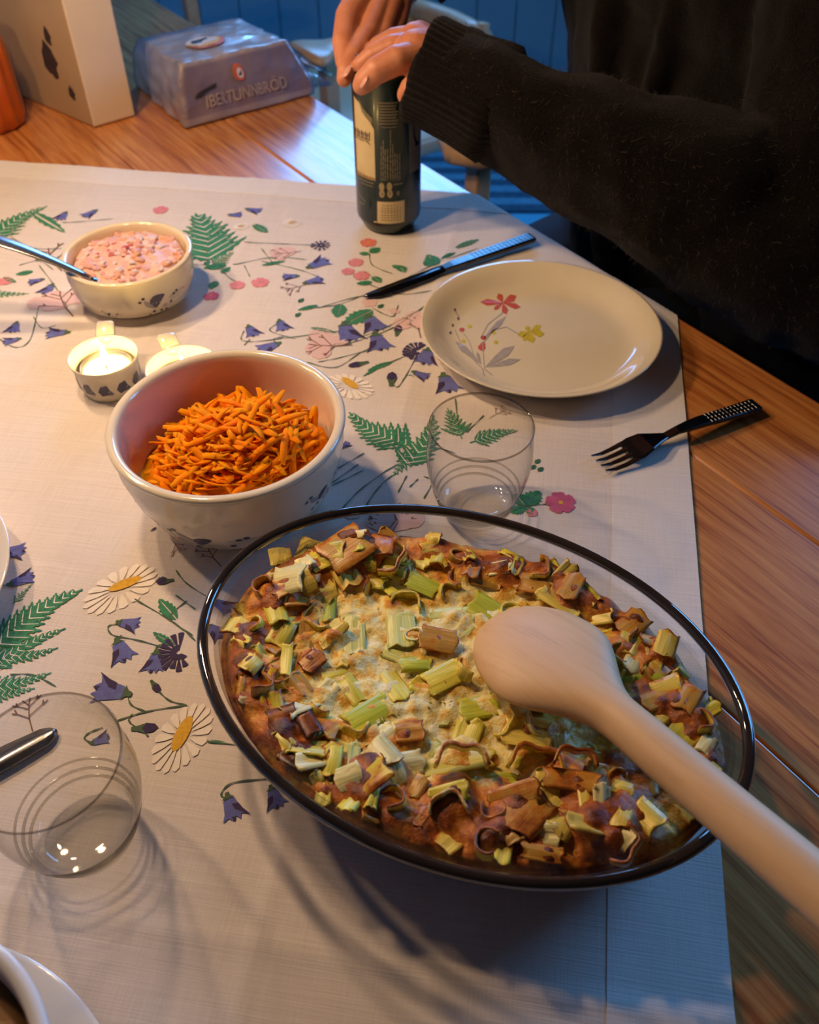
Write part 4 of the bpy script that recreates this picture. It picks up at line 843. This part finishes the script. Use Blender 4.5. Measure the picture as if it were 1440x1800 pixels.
cprof = [(.0235, 0), (.0250, .0004), (.0268, .0030), (.0290, .0075), (.0318, .0115), (KR, .0150), (KR, .146), (.0318, .1515), (.0290, .1570), (.0272, .1610)]
MB().lathe(KC_, [(r, z+CT) for r, z in cprof], 96, cap0=True).build('body', cang, can)
MB().lathe(KC_, [(r, z+CT) for r, z in ((.0272, .161), (.0282, .1622), (.0276, .1636), (.0262, .163), (.0255, .158), (.0004, .158))], 72, cap1=True).build('lid', cap_, can)
mb = MB(); tp = Vector((KC_[0]-.006, KC_[1], CT+.1605))
mb.tube([tp+Vector((.010*math.cos(2*PI*k/14), .007*math.sin(2*PI*k/14), .001)) for k in range(15)], .0012, 6); mb.build('ring_pull', cap_, can)
MB().lathe(KC_, [(r, z+CT) for r, z in ((.0268, .0030), (.0272, .0040), (.0268, .0048), (.0258, .0016))], 72).build('bottom_ring', cap_, can)
cp = [(r, z+CT) for r, z in cprof[4:8]]
def zc(py):                                          # height on the can's front for an image row
    y = KC_[1]-KR; d = ray(680, py); return min(CT+.1455, max(CT+.0152, H + d.z*(y/d.y)))
def ac(px, py): 
    dep = (KC_[1]-.02)*FW.y+(zc(py)-H)*FW.z; cx = 720+1500*KC_[0]/dep; return math.asin(max(-.985, min(.985, (px-cx)/(1500*KR/dep*1.0))))
def cdec(name, polys, mats, off=.0001):
    q = []
    for mi, pl in polys:
        f = []
        for i in range(len(pl)):
            a, b = pl[i], pl[(i+1) % len(pl)]; n = max(1, int(abs(b[0]-a[0])/.12)); f += [(lerp(a[0], b[0], k/n), lerp(a[1], b[1], k/n)) for k in range(n)]
        q.append((mi, f))
    return on_wall(cp, KC_, q, name, mats, can, off)
def rect(x0, y0, x1, y1): return [(ac(x0, y0), zc(y0)), (ac(x1, y0), zc(y0)), (ac(x1, y1), zc(y1)), (ac(x0, y1), zc(y1))]
a0_, a1_ = -1.15, ac(659, 260)
zt, zb = zc(190), zc(320)
cdec('cream_label', [(0, [(a0_, zt+.004), (lerp(a0_, a1_, .35), zt+.001), (lerp(a0_, a1_, .6), zt-.009), (lerp(a0_, a1_, .85), zt-.014), (a1_, zt-.020), (a1_, zb), (a0_, zb)]), (1, [(a0_, zb+.004), (a1_, zb+.003), (a1_, zb), (a0_, zb)])], [cream_, pm('can_orange', (.50, .25, .06), (.45, .22, .05), 60, .4)])
cdec('gold_border', [(0, [(lerp(a0_, a1_, .30), zt+.006), (lerp(a0_, a1_, .55), zt-.003), (a1_-.05, zt-.010), (a1_-.05, zt-.015), (lerp(a0_, a1_, .5), zt-.007)]), ], [dimg])
cdec('lettering', [(0, rect(x, 236+(.0 if i % 2 else 2), x+2.2, 251)) for i, x in enumerate((624, 628, 631, 635, 638, 642, 645, 649))]+[(0, rect(626, 241, 650, 242.6)), (0, rect(622, 253, 640, 255)), (0, [(ac(640, 253), zc(253)), (ac(648, 252), zc(252)), (ac(653, 260), zc(260)), (ac(647, 255), zc(255))]), (0, rect(624, 249.5, 650, 251))], [inkc], .0002)
cdec('text_block', [(0, rect(666, 180+5.2*i, 700-(i % 3)*2, 183+5.2*i)) for i in range(8)]+[(0, rect(671, 223, 697, 225))], [dimg])
P = []
for i, (x, y) in enumerate(((670, 257), (673.5, 247), (677, 262), (681, 262), (686, 228), (690, 254), (694, 270), (698, 272), (702, 272))):
    yy = y
    while yy < 317: l = R.uniform(6, 16); P.append((0, rect(x, yy, x+1.7, min(318, yy+l)))); yy += l+1.6
cdec('text_column', P, [dimg])
P = []
for x, y in ((671.5, 329), (685, 328), (672, 341), (686, 341)):
    P.append((0, [(ac(x, y)+.085*math.cos(2*PI*k/8), zc(y)+.0042*math.sin(2*PI*k/8)) for k in range(8)]))
P += [(1, [(ac(686, 340)+.03*math.cos(2*PI*k/6), zc(340)+.0018*math.sin(2*PI*k/6)) for k in range(6)]), (1, rect(671, 340, 674, 344))]
cdec('recycling_mark', P+[(2, rect(692, 324, 708, 326)), (2, [(ac(700, 341)+.05*math.cos(2*PI*k/8), zc(341)+.0026*math.sin(2*PI*k/8)) for k in range(8)])], [gold, canb, dimg])
cdec('barcode', [(0, rect(664, 355, 711, 416)), (0, rect(658, 391, 663, 415))]+[(1, rect(668, y, 705, y+1.6)) for y in (361, 365.5, 369.5, 373, 378, 382, 386.5, 397)], [cream_, inkc], .0002)
cdec('grey_panel', [(0, rect(719, 204, 736.5, 312))], [greyc])
cdec('panel_swirl', [(0, rect(727, 222, 729, 250)), (0, rect(729, 215, 734, 219)), (0, rect(730, 262, 736, 268)), (0, [(ac(727, 248), zc(248)), (ac(729, 248), zc(248)), (ac(734, 266), zc(266)), (ac(731, 266), zc(266))])], [canb], .0002)
cdec('small_print', [(0, rect(632, 324, 658, 326)), (0, rect(634, 330, 656, 331.5)), (0, [(ac(632, 352), zc(352)), (ac(643, 361), zc(361)), (ac(643, 363), zc(363)), (ac(632, 355), zc(355))]), (0, rect(633, 367, 641, 369))], [dimg])

# ---------------------------------------------------------------- carton boxes, bread pack, orange jar
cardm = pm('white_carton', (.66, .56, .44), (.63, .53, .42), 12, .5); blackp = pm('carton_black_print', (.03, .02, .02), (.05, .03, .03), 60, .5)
b0, b1 = G(166, 226), G(239, 205); be = (b1-b0); bw_ = be.length; be.normalize(); bl_ = Vector((-be.y, be.x, 0)); bl_ = (bl_*math.cos(.16)-be*math.sin(.16)).normalized()
c_ = (b0+b1)/2 + bl_*.085
carton = thing('carton', c_+Z*.001, 'tall plain white carton standing at the far left of the table', 'carton')
mb = MB(); HH = .27
bt = [b0, b1, b1+bl_*.17, b0+bl_*.17]; tpv = [p+Z*HH+(p-c_)*.05 for p in bt]
mb.add([p+Z*.001 for p in bt]+tpv, [(0,3,2,1),(4,5,6,7),(0,1,5,4),(1,2,6,5),(2,3,7,6),(3,0,4,7)]); bo_ = mb.build('box', [cardm, pm('carton_shaded_side', (.42, .30, .18), (.38, .27, .16), 12, .5)], carton, False, .002); bo_.data.polygons[5].material_index = 1  # left face: darker copy of the card, its shade put into the colour
mb = MB()
def side(s, z): p = b0+bl_*s; return p+Z*z+(p-c_)*(.05*z/HH)-be*.0006
for cs, cz0, rs_, rz in ((.075, .17, .022, .034), (.05, .095, .006, .010), (.06, .066, .014, .020), (.13, .21, .02, .03), (.03, .035, .006, .008)):
    pl = [(cs+rs_*math.cos(2*PI*k/14)*(1+.25*math.sin(3*k)), max(.004, cz0+rz*math.sin(2*PI*k/14)*(1+.2*math.cos(2*k)))) for k in range(14)]
    mb.add([side(*q) for q in pl], tessellate_polygon([[Vector((q[0], q[1], 0)) for q in pl]]))
mb.build('dark_print', blackp, carton, False)
d0 = G(46, 152)+Vector((-.045, .03, 0)); box2 = thing('carton', d0+Z*.001, 'pale carton standing behind the white carton at the far left', 'carton')
MB().box(d0+Z*.131, (.07, .06, .26), (be, bl_, Z)).build('box', pm('beige_carton', (.42, .32, .20), (.38, .29, .18), 12, .5), box2, False, .002)
MB().box(d0+Z*.262+be*.01, (.03, .03, .012), (be, bl_, Z)).build('fold_tab', cardm, box2, False, .002)
jm, nt, bs = newmat('orange_jar'); nt.links.new(ramp(nt, noi(nt, coords(nt, (1,1,.3)), 40), [(.3, (.75, .17, .02)), (.7, (.60, .10, .012))]), bs.inputs['Base Color']); bs.inputs['Roughness'].default_value = .15; bs.inputs['Transmission Weight'].default_value = .35; bs.inputs['Coat Weight'].default_value = .6
jc = G(8, 232)+Vector((-.022, .020, 0)); jar = thing('jar', jc+Z*.001, 'orange jar with vertical ribs at the left edge behind the cloth', 'jar')
mb = MB(); rs = []
for r, z in ((.036, .001), (.041, .006), (.043, .02), (.043, .085), (.040, .098), (.032, .108), (.030, .112)):
    rs.append([Vector((jc.x+(r+.0012*math.cos(14*a))*math.cos(a), jc.y+(r+.0012*math.cos(14*a))*math.sin(a), z)) for a in [2*PI*j/112 for j in range(112)]])
mb.rings(rs).build('glass_body', jm, jar)
MB().lathe((jc.x, jc.y), [(.033, .110), (.034, .112), (.034, .126), (.032, .128), (.0004, .128)], 48, cap0=True, cap1=True).build('lid', pm('jar_lid', (.50, .30, .12), (.45, .27, .1), 30, .4), jar)

pk0, pk1, pk2 = G(327, 229), G(553, 168), G(238, 152)
pe = pk1-pk0; pl_ = pk2-pk0; pew, plw = pe.length, pl_.length; pe.normalize(); pl_.normalize(); PH = .067
pack = thing('bread_pack', (pk0+pk1+pk2-pk0)/2+Z*.001, 'plastic wrapped pack of flatbread with grey and purple print', 'bread pack')
packm, nt, bs = newmat('plastic_wrap'); L = nt.links
c0 = coords(nt, (1,1,1)); n1 = noi(nt, c0, 16, 3); at2 = nd(nt, 'ShaderNodeAttribute'); at2.attribute_name = 'zone'
cr = ramp(nt, n1, [(.35, (.34, .30, .31)), (.65, (.44, .39, .38))]); cr2 = ramp(nt, n1, [(.35, (.15, .115, .17)), (.65, (.21, .165, .22))])
mx = nd(nt, 'ShaderNodeMix', data_type='RGBA'); L.new(at2.outputs['Fac'], mx.inputs[0]); L.new(cr, mx.inputs[6]); L.new(cr2, mx.inputs[7]); L.new(mx.outputs[2], bs.inputs['Base Color'])
bs.inputs['Roughness'].default_value = .38; bs.inputs['Coat Weight'].default_value = .9; bs.inputs['Coat Roughness'].default_value = .10
mm_ = nd(nt, 'ShaderNodeTexVoronoi'); mm_.inputs['Scale'].default_value = 38; L.new(noi(nt, c0, 1), mm_.inputs['Randomness']); L.new(c0, mm_.inputs['Vector']); bump(nt, bs, mm_.outputs[0], .55, .004)
def ppt(a, b, c):                                    # a along the front, b to the back, c up, in 0..1
    bul = .010*math.sin(PI*c)*(1-.6*abs(2*a-1)) ; x = lerp(-.0, 1.0, a)
    ins = .018*(c**2); p = pk0 + pe*(pew*lerp(ins*.6/pew, 1-ins*1.6/pew, a)) + pl_*(plw*lerp(ins*.7/plw, 1-ins/plw, b))
    q = p + Z*(.002+c*PH*(1-.12*b+.05*math.sin(PI*a)*math.sin(PI*b))); w_ = .0024*noise.noise(q*38)+.0012*noise.noise(q*95)*(1 if b > .02 else .4)
    return q + (pe*w_*1.2-pl_*w_+Z*w_*.8*(1 if c > .1 else 0))
mb = MB(); zone = []; n = 26
def patch(f, zf):
    vs2, k = [], len(mb.v)
    for i in range(n+1):
        for j in range(n+1): vs2.append(f(i/n, j/n)); zone.append(zf(i/n, j/n))
    mb.add(vs2, [(i*(n+1)+j, (i+1)*(n+1)+j, (i+1)*(n+1)+j+1, i*(n+1)+j+1) for i in range(n) for j in range(n)])
patch(lambda a, b: ppt(a, b, 1), lambda a, b: 0 if b < .85 else .6); patch(lambda a, b: ppt(a, b, 0), lambda a, b: .5)
fz1 = lambda a, c: .95 if c < .93 and c > .12 else .45
patch(lambda a, c: ppt(a, 0, c), fz1); patch(lambda a, c: ppt(a, 1, c), fz1); patch(lambda b, c: ppt(0, b, c), lambda b, c: .55+.4*noise.noise(Vector((b*5, c*5, 0)))); patch(lambda b, c: ppt(1, b, c), lambda b, c: .6)
po = mb.build('wrapper', packm, pack); a_ = po.data.attributes.new('zone', 'FLOAT', 'POINT'); a_.data.foreach_set('value', zone)
bm = bmesh.new(); bm.from_mesh(po.data); bmesh.ops.remove_doubles(bm, verts=bm.verts, dist=.0004); bmesh.ops.recalc_face_normals(bm, faces=bm.faces); bm.to_mesh(po.data); bm.free()
wrapm = thin_glass('clear_wrap', (.86, .86, .90), (.5, .5, .55), 2, .8)
mb = MB(); rs = []                                   # gathered end of the wrapper sticking out at the right
for i in range(9):
    t = i/8; c = lerp(0, 1, t)
    rs.append([ppt(1, b, .06+.86*(1-.55*t)*k_)+pe*(.030*t)+Z*(.003*noise.noise(Vector((b*9, t*6, k_)))) for b in [j/10 for j in range(11)] for k_ in (.05,)][:11]+[ppt(1, b, .06+.80*(1-.75*t))+pe*(.030*t+.003*noise.noise(Vector((b*9, t*6, 2)))) for b in [1-j/10 for j in range(11)]])
mb.rings(rs, True, False, False).build('gathered_end', wrapm, pack)
def packprint(name, polys, mats, face):
    mb = MB()
    for mi, pl in polys:
        q = []
        for i in range(len(pl)):
            a, b = pl[i], pl[(i+1) % len(pl)]; q += [a, ((a[0]+b[0])/2, (a[1]+b[1])/2)]
        if face == 'front': vs2 = [ppt(x, 0, z)-pl_*(.0016+.0002*mi)+Z*.0002 for x, z in q]
        else: vs2 = [ppt(x, z, 1)+Z*(.0016+.0002*mi) for x, z in q]
        mb.add(vs2, tessellate_polygon([[Vector((x, z, 0)) for x, z in q]]), mi)
    return mb.build(name, mats, pack, False)
tan_ = pm('pack_lettering', (.40, .31, .27), (.36, .28, .25), 60, .4); lred = pm('pack_logo_red', (.62, .11, .06), (.58, .14, .05), 60, .4); lwh = pm('pack_logo_white', (.70, .62, .56), (.66, .58, .52), 60, .4); lyel = pm('pack_logo_yellow', (.72, .42, .06), (.68, .38, .06), 60, .4); lblk = pm('pack_logo_black', (.02, .02, .025), (.03, .03, .035), 60, .4)
def circ(cx, cy, rx, ry, n=18, a0=0, a1=2*PI): return [(cx+rx*math.cos(a0+(a1-a0)*k/n), cy+ry*math.sin(a0+(a1-a0)*k/n)) for k in range(n)]
asp = pew/PH
packprint('round_logo', [(0, circ(.46, .70, .050, .145)), (1, circ(.465, .68, .030, .085)), (2, [(.445, .66), (.47, .69), (.485, .73), (.48, .66), (.46, .63)])], [lred, lwh, lblk], 'front')
packprint('round_logo', [(0, circ(.40, .36, .16, .15)), (1, circ(.385, .39, .15, .13)), (2, circ(.38, .41, .135, .115)), (3, [(.28, .39), (.30, .46), (.38, .46), (.46, .48), (.45, .43), (.39, .41), (.37, .36), (.33, .36)])], [lred, lyel, lwh, lblk], 'top')
packprint('dark_motif', [(0, [(.10, .46), (.13, .54), (.20, .58), (.27, .62), (.25, .55), (.19, .52), (.15, .46)])], [lblk], 'front')
tc = bpy.data.curves.new('t', 'FONT'); tc.body = 'IBERTUNNBRÖD'; tc.size = 1; tc.resolution_u = 2; to = bpy.data.objects.new('t', tc); COL.objects.link(to)
dg = bpy.context.evaluated_depsgraph_get(); tm = bpy.data.meshes.new_from_object(to.evaluated_get(dg)); bpy.data.objects.remove(to)
xs = [v.co.x for v in tm.vertices]; xm = max(xs); ym = max(v.co.y for v in tm.vertices)
mb = MB()
for dx, dz in ((0, 0), (.004, 0), (.002, .012)):
    mb.add([ppt(lerp(.17, .80, v.co.x/xm)+dx, 0, .26+.24*v.co.y/ym+dz)-pl_*.0020 for v in tm.vertices], [tuple(p.vertices) for p in tm.polygons])
mb.build('lettering', tan_, pack, False)

# ---------------------------------------------------------------- armchairs beyond the table edge
def at(s, n, z): return Vector((E1.x+EV.x*s+NV.x*n, E1.y+EV.y*s+NV.y*n, z))
A0 = G(832, 260, -.075); sA, nA = (A0-E1).dot(EV), edist(A0)
def armchair(ds, label, dn=0, al=.53):
    t = thing('armchair', at(sA+.285+ds, nA+.25, FZ), label, 'chair', 'pale armchairs along the far side of the table')
    S = lambda s, n, z: at(sA+ds+s, nA+dn+n, z)
    seat = MB(); rs = []
    for z, k in ((-.335, .96), (-.33, 1), (-.305, 1), (-.298, .97)):
        rs.append([S(.285+.25*k*math.copysign(abs(math.cos(a))**.5, math.cos(a)), .25+.23*k*math.copysign(abs(math.sin(a))**.5, math.sin(a)), z) for a in [2*PI*j/40 for j in range(40)]])
    seat.rings(rs).build('seat', BIRCH, t)
    for s in (.07, .50):
        for n in (.06, .44): MB().tube([S(s, n, FZ), S(s, n, -.5), S(s+(.01 if s < .2 else -.01), n, -.33)], [.015, .018, .020], 12).build('leg', BIRCH, t)
    for s in (.0, .57):
        rs = []
        for i in range(25):                            # flat arm with a broad rounded paddle at the front
            q = i/24; n = -.045+al*q; w_ = .056*math.sqrt(max(.02, 1-((.06-min(q, .06))/.06)**2)) if q < .06 else lerp(.056, .026, sst(.12, .34, q))
            rs.append([S(s+w_*x, n, -.075+.010*y) for x, y in ((-1,-.4),(-.8,-1),(.8,-1),(1,-.4),(1,.4),(.8,1),(-.8,1),(-1,.4))])
        MB().rings(rs).build('arm_rest', BIRCH, t)
        MB().box(S(s, .012, -.2), (.028, .028, .24), (EV, NV, Z)).build('arm_post', BIRCH, t, False, .003)
        MB().tube([S(.285+(s-.285)*.45, .46, -.33), S(.285+(s-.285)*.45, .475, -.25), S(.285+(s-.285)*.45, .49, -.15)], [.017, .016, .014], 12).build('back_post', BIRCH, t)
    for z in (-.26, -.18):
        MB().tube([S(.15, .515+z*.15, z), S(.22, .53+z*.15, z), S(.285, .535+z*.15, z), S(.35, .53+z*.15, z), S(.42, .515+z*.15, z)], .022, 12, flat=1, upv=Z).build('back_rail', BIRCH, t)
    return t
armchair(0, 'pale wooden armchair under the person in the dark sweater, arm showing below the sleeve')
armchair(-1.03, 'pale wooden armchair further along the table, its arm blurred left of the hands', .03, .20)

# ---------------------------------------------------------------- the person opening the can
def capsule(mb, p0, r0, p1, r1, n=16):
    p0, p1 = Vector(p0), Vector(p1); ax = (p1-p0); L_ = ax.length; ax.normalize(); pts, rad = [], []
    for k in range(6): a = -PI/2*(1-k/5.5); pts.append(p0+ax*(r0*math.sin(a))); rad.append(r0*math.cos(a))
    for k in range(6): a = PI/2*(k+.5)/5.5; pts.append(p1+ax*(r1*math.sin(a))); rad.append(max(r1*math.cos(a), r1*.03))
    mb.tube(pts, rad, n)
def fused(chains, voxel, smooth=6, disp=None):         # one continuous surface through tapering limbs
    mb = MB()
    for ch_ in chains:
        for (p0, r0), (p1, r1) in zip(ch_, ch_[1:]): capsule(mb, p0, r0, p1, r1)
    o = mb.build('tmp', BIRCH, None); m = o.modifiers.new('r', 'REMESH'); m.mode = 'VOXEL'; m.voxel_size = voxel; m.use_smooth_shade = True
    s = o.modifiers.new('s', 'SMOOTH'); s.iterations = smooth; s.factor = .5
    me = bpy.data.meshes.new_from_object(o.evaluated_get(bpy.context.evaluated_depsgraph_get())); bpy.data.objects.remove(o)
    vs2 = [v.co.copy() for v in me.vertices]; fs2 = [tuple(p.vertices) for p in me.polygons]
    if disp: vs2 = [v+disp(v) for v in vs2]
    return vs2, fs2
skin = pm('skin', (.58, .24, .13), (.50, .18, .09), 70, .45, .25, 700, sss=.25, bdist=.0006)
naim = pm('fingernail', (.66, .34, .25), (.62, .30, .22), 90, .25)
wool, nt, bs = newmat('dark_wool'); L = nt.links; c0 = coords(nt, (1,1,1)); n1 = noi(nt, c0, 700, 3, .7); n2 = noi(nt, c0, 60, 4)
L.new(ramp(nt, n1, [(.35, (.0026, .002, .002)), (.7, (.012, .0085, .007))]), bs.inputs['Base Color']); bs.inputs['Roughness'].default_value = .95; bs.inputs['Specular IOR Level'].default_value = .1
bs.inputs['Sheen Weight'].default_value = .08; bs.inputs['Sheen Roughness'].default_value = .4; bump(nt, bs, n1, .9, .002)
denim = pm('dark_denim', (.012, .018, .035), (.018, .025, .05), 300, .9, .3, 900)
hairm = pm('dark_hair', (.03, .018, .012), (.05, .03, .02), 300, .5)
sP = sA+.285; B = lambda n, z, s=0: at(sP+s, n, z)
hipL, hipR = B(.33, -.20, .09), B(.33, -.20, -.09)
shL, shR = B(.20, .33, .175), B(.22, .34, -.175)
elL = Vector((.340, .668, .050)); cuffL = G(742, 122, .163); dL = (elL-cuffL).normalized()
elR = Vector((.20, 1.02, .33)); cuffR = D(736, -62, .850); dR = (elR-cuffR).normalized()
wrL, wrR = cuffL+dL*.03, cuffR+dR*.01
hand = [
 [(wrL+dL*.06, .024), (D(772, 108, .750), .024), (D(732, 92, .742), .0185)], [(D(772, 108, .750), .022), (D(732, 74, .755), .0165)], [(D(772, 108, .755), .022), (D(738, 66, .772), .0140)],
 [(D(732, 100, .736), .0130), (D(697, 106, .726), .0122), (D(662, 124, .727), .0112), (D(642, 142, .733), .0098), (D(636, 150, .737), .0082)],
 [(D(728, 78, .750), .0110), (D(690, 82, .748), .0100), (D(655, 98, .751), .0090), (D(635, 113, .756), .0076)],
 [(D(732, 64, .764), .0105), (D(692, 68, .766), .0092), (D(664, 82, .770), .0085), (D(648, 102, .775), .0072)],
 [(D(738, 64, .782), .0100), (D(704, 68, .790), .0085), (D(676, 92, .796), .0078), (D(668, 112, .797), .0068)],
 [(D(772, 122, .742), .0150), (D(742, 146, .730), .0122), (D(724, 157, .731), .0108), (D(716, 166, .734), .0090)],
 [(elL, .040), (lerp(elL, wrL, .5), .036), (wrL+dL*.02, .026)],
 [(wrR, .0250), (D(700, -30, .832), .0230), (D(662, 6, .815), .0170)], [(D(700, -30, .832), .0220), (D(640, -6, .812), .0165)], [(D(700, -30, .835), .0210), (D(700, 6, .822), .0130)],
 [(D(668, 10, .805), .0115), (D(648, 58, .786), .0098), (D(622, 97, .771), .0090), (D(608, 126, .764), .0082), (D(605, 139, .763), .0070)],
 [(D(690, 6, .812), .0108), (D(674, 54, .796), .0092), (D(655, 84, .785), .0082), (D(642, 100, .782), .0070)],
 [(D(640, -14, .806), .0150), (D(612, 30, .790), .0122), (D(604, 76, .777), .0108), (D(606, 110, .771), .0085)],
 [(D(708, 2, .826), .0098), (D(700, 40, .815), .0086), (D(686, 68, .803), .0076), (D(676, 80, .800), .0065)],
 [(wrR, .0250), (lerp(wrR, elR, .5), .034), (elR, .040)]]
person = thing('person', B(.33, -.30), 'person in a dark brown wool sweater seated at the right, both hands on the can', 'person')
v1, f1_ = fused(hand, .0014, 3)
core = [[(elL, .042), (shL, .055)], [(elR, .036), (shR, .045)], [(hipL, .085), (B(.29, 0, .04), .08), (B(.25, .22, .06), .08), (shL, .045)], [(hipR, .085), (B(.29, 0, -.04), .08), (B(.25, .22, -.06), .08), (shR, .045)], [(shL, .05), (B(.2, .37), .06), (shR, .05)], [(B(.20, .36), .058), (B(.17, .46), .054)],
        [(B(.16, .56), .082), (B(.13, .60), .085), (B(.19, .62), .085)], [(B(.12, .52), .055), (B(.10, .49), .042)], [(B(.062, .565), .010), (B(.048, .540), .013)], [(B(.17, .55, .085), .014), (B(.17, .58, .088), .016)], [(B(.17, .55, -.085), .014), (B(.17, .58, -.088), .016)],
        [(hipL, .085), (B(-.10, -.21, .11), .058), (B(-.04, -.62, .11), .040), (B(-.02, -.69, .11), .034), (B(-.14, -.715, .12), .026)], [(hipR, .085), (B(-.10, -.21, -.11), .058), (B(-.04, -.62, -.11), .040), (B(-.02, -.69, -.11), .034), (B(-.14, -.715, -.12), .026)]]
v2, f2_ = fused(core, .009, 4)
mb = MB(); mb.add(v1, f1_); mb.add(v2, f2_); mb.build('body', skin, person)
for c, tip, r in ((D(644, 138, .7225), D(635, 149, .7285), .0052), (D(614, 118, .7555), D(606, 133, .7545), .0042)):
    ax_n = (tip-c).normalized(); nn = (Vector((-.5, -.35, .75))-ax_n*ax_n.dot(Vector((-.5, -.35, .75)))).normalized(); ss = ax_n.cross(nn); mb = MB(); rs = []
    for k in range(7): a = PI*(k+.3)/6.6; rs.append([(c+tip)/2-ax_n*(.0062*math.cos(a))+(ss*r*math.cos(2*PI*j/12)+nn*.0016*math.sin(2*PI*j/12))*math.sin(a) for j in range(12)])
    mb.rings(rs).build('fingernail', naim, person)
for s in (-.032, .032):
    MB().lathe((B(.066, .585, s).x, B(.066, .585, s).y), [(.0004, .573), (.009, .577), (.012, .585), (.009, .593), (.0004, .597)], 16, cap0=True, cap1=True).build('eye', pm('eye_white', (.7, .68, .64), None, 50, .2), person)
MB().tube([B(.074, .508, -.020), B(.066, .508, 0), B(.074, .508, .020)], [.003, .0055, .003], 8).build('mouth', pm('lips', (.45, .14, .11), None, 50, .4), person)
hv, hf = fused([[(B(.17, .62, .02), .096), (B(.20, .56), .090), (B(.21, .50), .07)], [(B(.12, .655), .062), (B(.16, .65, -.03), .08)]], .008, 3); MB().add(hv, hf).build('hair', hairm, person)
jv, jf = fused([[(hipL, .105), (B(-.10, -.21, .11), .072), (B(-.04, -.62, .11), .060)], [(hipR, .105), (B(-.10, -.21, -.11), .072), (B(-.04, -.62, -.11), .060)], [(hipL, .11), (hipR, .11)]], .009, 4); MB().add(jv, jf).build('jeans', denim, person)
for s in (.115, -.115):
    sv_, sf_ = fused([[(B(-.01, -.695, s), .040), (B(-.15, -.712, s), .026)]], .006, 4); MB().add(sv_, sf_).build('shoe', hairm, person)
# sweater: loose body and sleeves as one knitted surface, ribbed cuffs as parts
def folds(v): return Vector((noise.noise(v*14), noise.noise(v*14+Vector((9, 0, 0))), noise.noise(v*14+Vector((0, 9, 0)))))*.010 + Vector((noise.noise(v*40), noise.noise(v*40+Vector((5, 0, 0))), noise.noise(v*40+Vector((0, 5, 0)))))*.003
mL = lambda t, o=0, u=0: cuffL + (elL-cuffL)*t + Z*u + dL.cross(Z).normalized()*o
sw = [[(mL(.10), .042), (mL(.35), .050), (mL(.65), .062), (elL, .075)], [(mL(.10, 0, .004), .042), (mL(.4, 0, .012), .050), (mL(.75, 0, .02), .066)], [(elL, .075), (lerp(elL, shL, .5)+NV*.02, .085), (shL, .090)], [(elL+Z*.0, .070), (elL+EV*.10+NV*.03-Z*.015, .070)],
      [(mL(.30, .030, -.024), .012), (mL(.6, .045, -.020), .013), (mL(.92, .058, -.012), .013)], [(mL(.25, .034, .006), .010), (mL(.55, .050, .012), .011)],
      [(cuffR+dR*.05, .044), (lerp(cuffR, elR, .5), .056), (elR, .070)], [(elR, .070), (shR, .085)],
      [(hipL-Z*.03, .13), (B(.28, 0, .08), .135), (B(.23, .22, .10), .12), (shL, .085)], [(hipR-Z*.03, .115), (B(.30, 0, -.06), .115), (B(.25, .22, -.08), .11), (shR, .095)], [(hipL+EV*.10-Z*.0-NV*.02, .11), (B(.22, -.10, .25), .10), (B(.24, .05, .17), .12)], [(shL, .08), (B(.21, .36), .07), (shR, .08)], [(B(.30, -.2), .14), (B(.24, .25), .13)], [(B(.19, .10, .05), .07), (B(.19, .28, .02), .07), (B(.20, .34), .06)],
      [(B(.12, .22, -.02), .014), (B(.11, .0, .02), .014), (B(.16, -.15, .03), .014)], [(B(.13, .24, .06), .012), (B(.11, .02, .08), .013)]]
v3, f3_ = fused(sw, .0055, 5, folds)
sweater = MB().add(v3, f3_).build('sweater', wool, person)
def cuff(c, d, r, ln, up_=1.0):
    u = (Z-d*Z.dot(d)).normalized(); s_ = d.cross(u); rs = []; n = 180
    for i, (q, k) in enumerate(((.06, .80), (.0, .86), (-.004, .95), (0, 1.0), (.05, 1.01), (.3, 1.0), (.6, 1.03), (.85, 1.10), (1.0, 1.12), (1.1, .95))):
        rs.append([c+d*(q*ln+.0012*math.sin(a*7+i))+(u*math.cos(a)*up_+s_*math.sin(a))*(r*k*(1+.018*math.sin(a*46)+.02*math.sin(a*3+i*.5)+.015*math.sin(a*5+q*4))) for a in [2*PI*j/n for j in range(n)]])
    return MB().rings(rs, True, False, False).build('cuff', wool, person)
cuff(cuffL, dL, .0415, .075, 1.06); cuff(cuffR+dR*.0, dR, .040, .07)
mb = MB(); bm = sweater.data; k = 0; sl = person.location
polys = [p for p in bm.polygons if (p.center+sl-elL).length < .16 or abs((p.center+sl-cuffL).dot(dL)-.17) < .19 and (p.center+sl-cuffL-dL*(p.center+sl-cuffL).dot(dL)).length < .10]
while k < 6500:
    p = R.choice(polys); c = p.center+sl; nn = p.normal; t = Vector((R.uniform(-1, 1), R.uniform(-1, 1), R.uniform(-1, 1))); t = (t-nn*t.dot(nn)).normalized(); ln = R.uniform(.002, .0085)
    q = c+t*R.uniform(-.004, .004); b_ = nn.cross(t)*.00013; tip_ = q+nn*ln*.6+t*ln*.8; mid_ = q+nn*ln*.45+t*ln*.3
    mb.add([q-b_, q+b_, mid_+b_*.8, mid_-b_*.8, tip_], [(0, 1, 2, 3), (3, 2, 4)]); k += 1
fz_ = mb.build('sweater_fuzz', pm('wool_fuzz', (.035, .027, .022), (.07, .055, .045), 200, .9), person, False); fz_['kind'] = 'stuff'
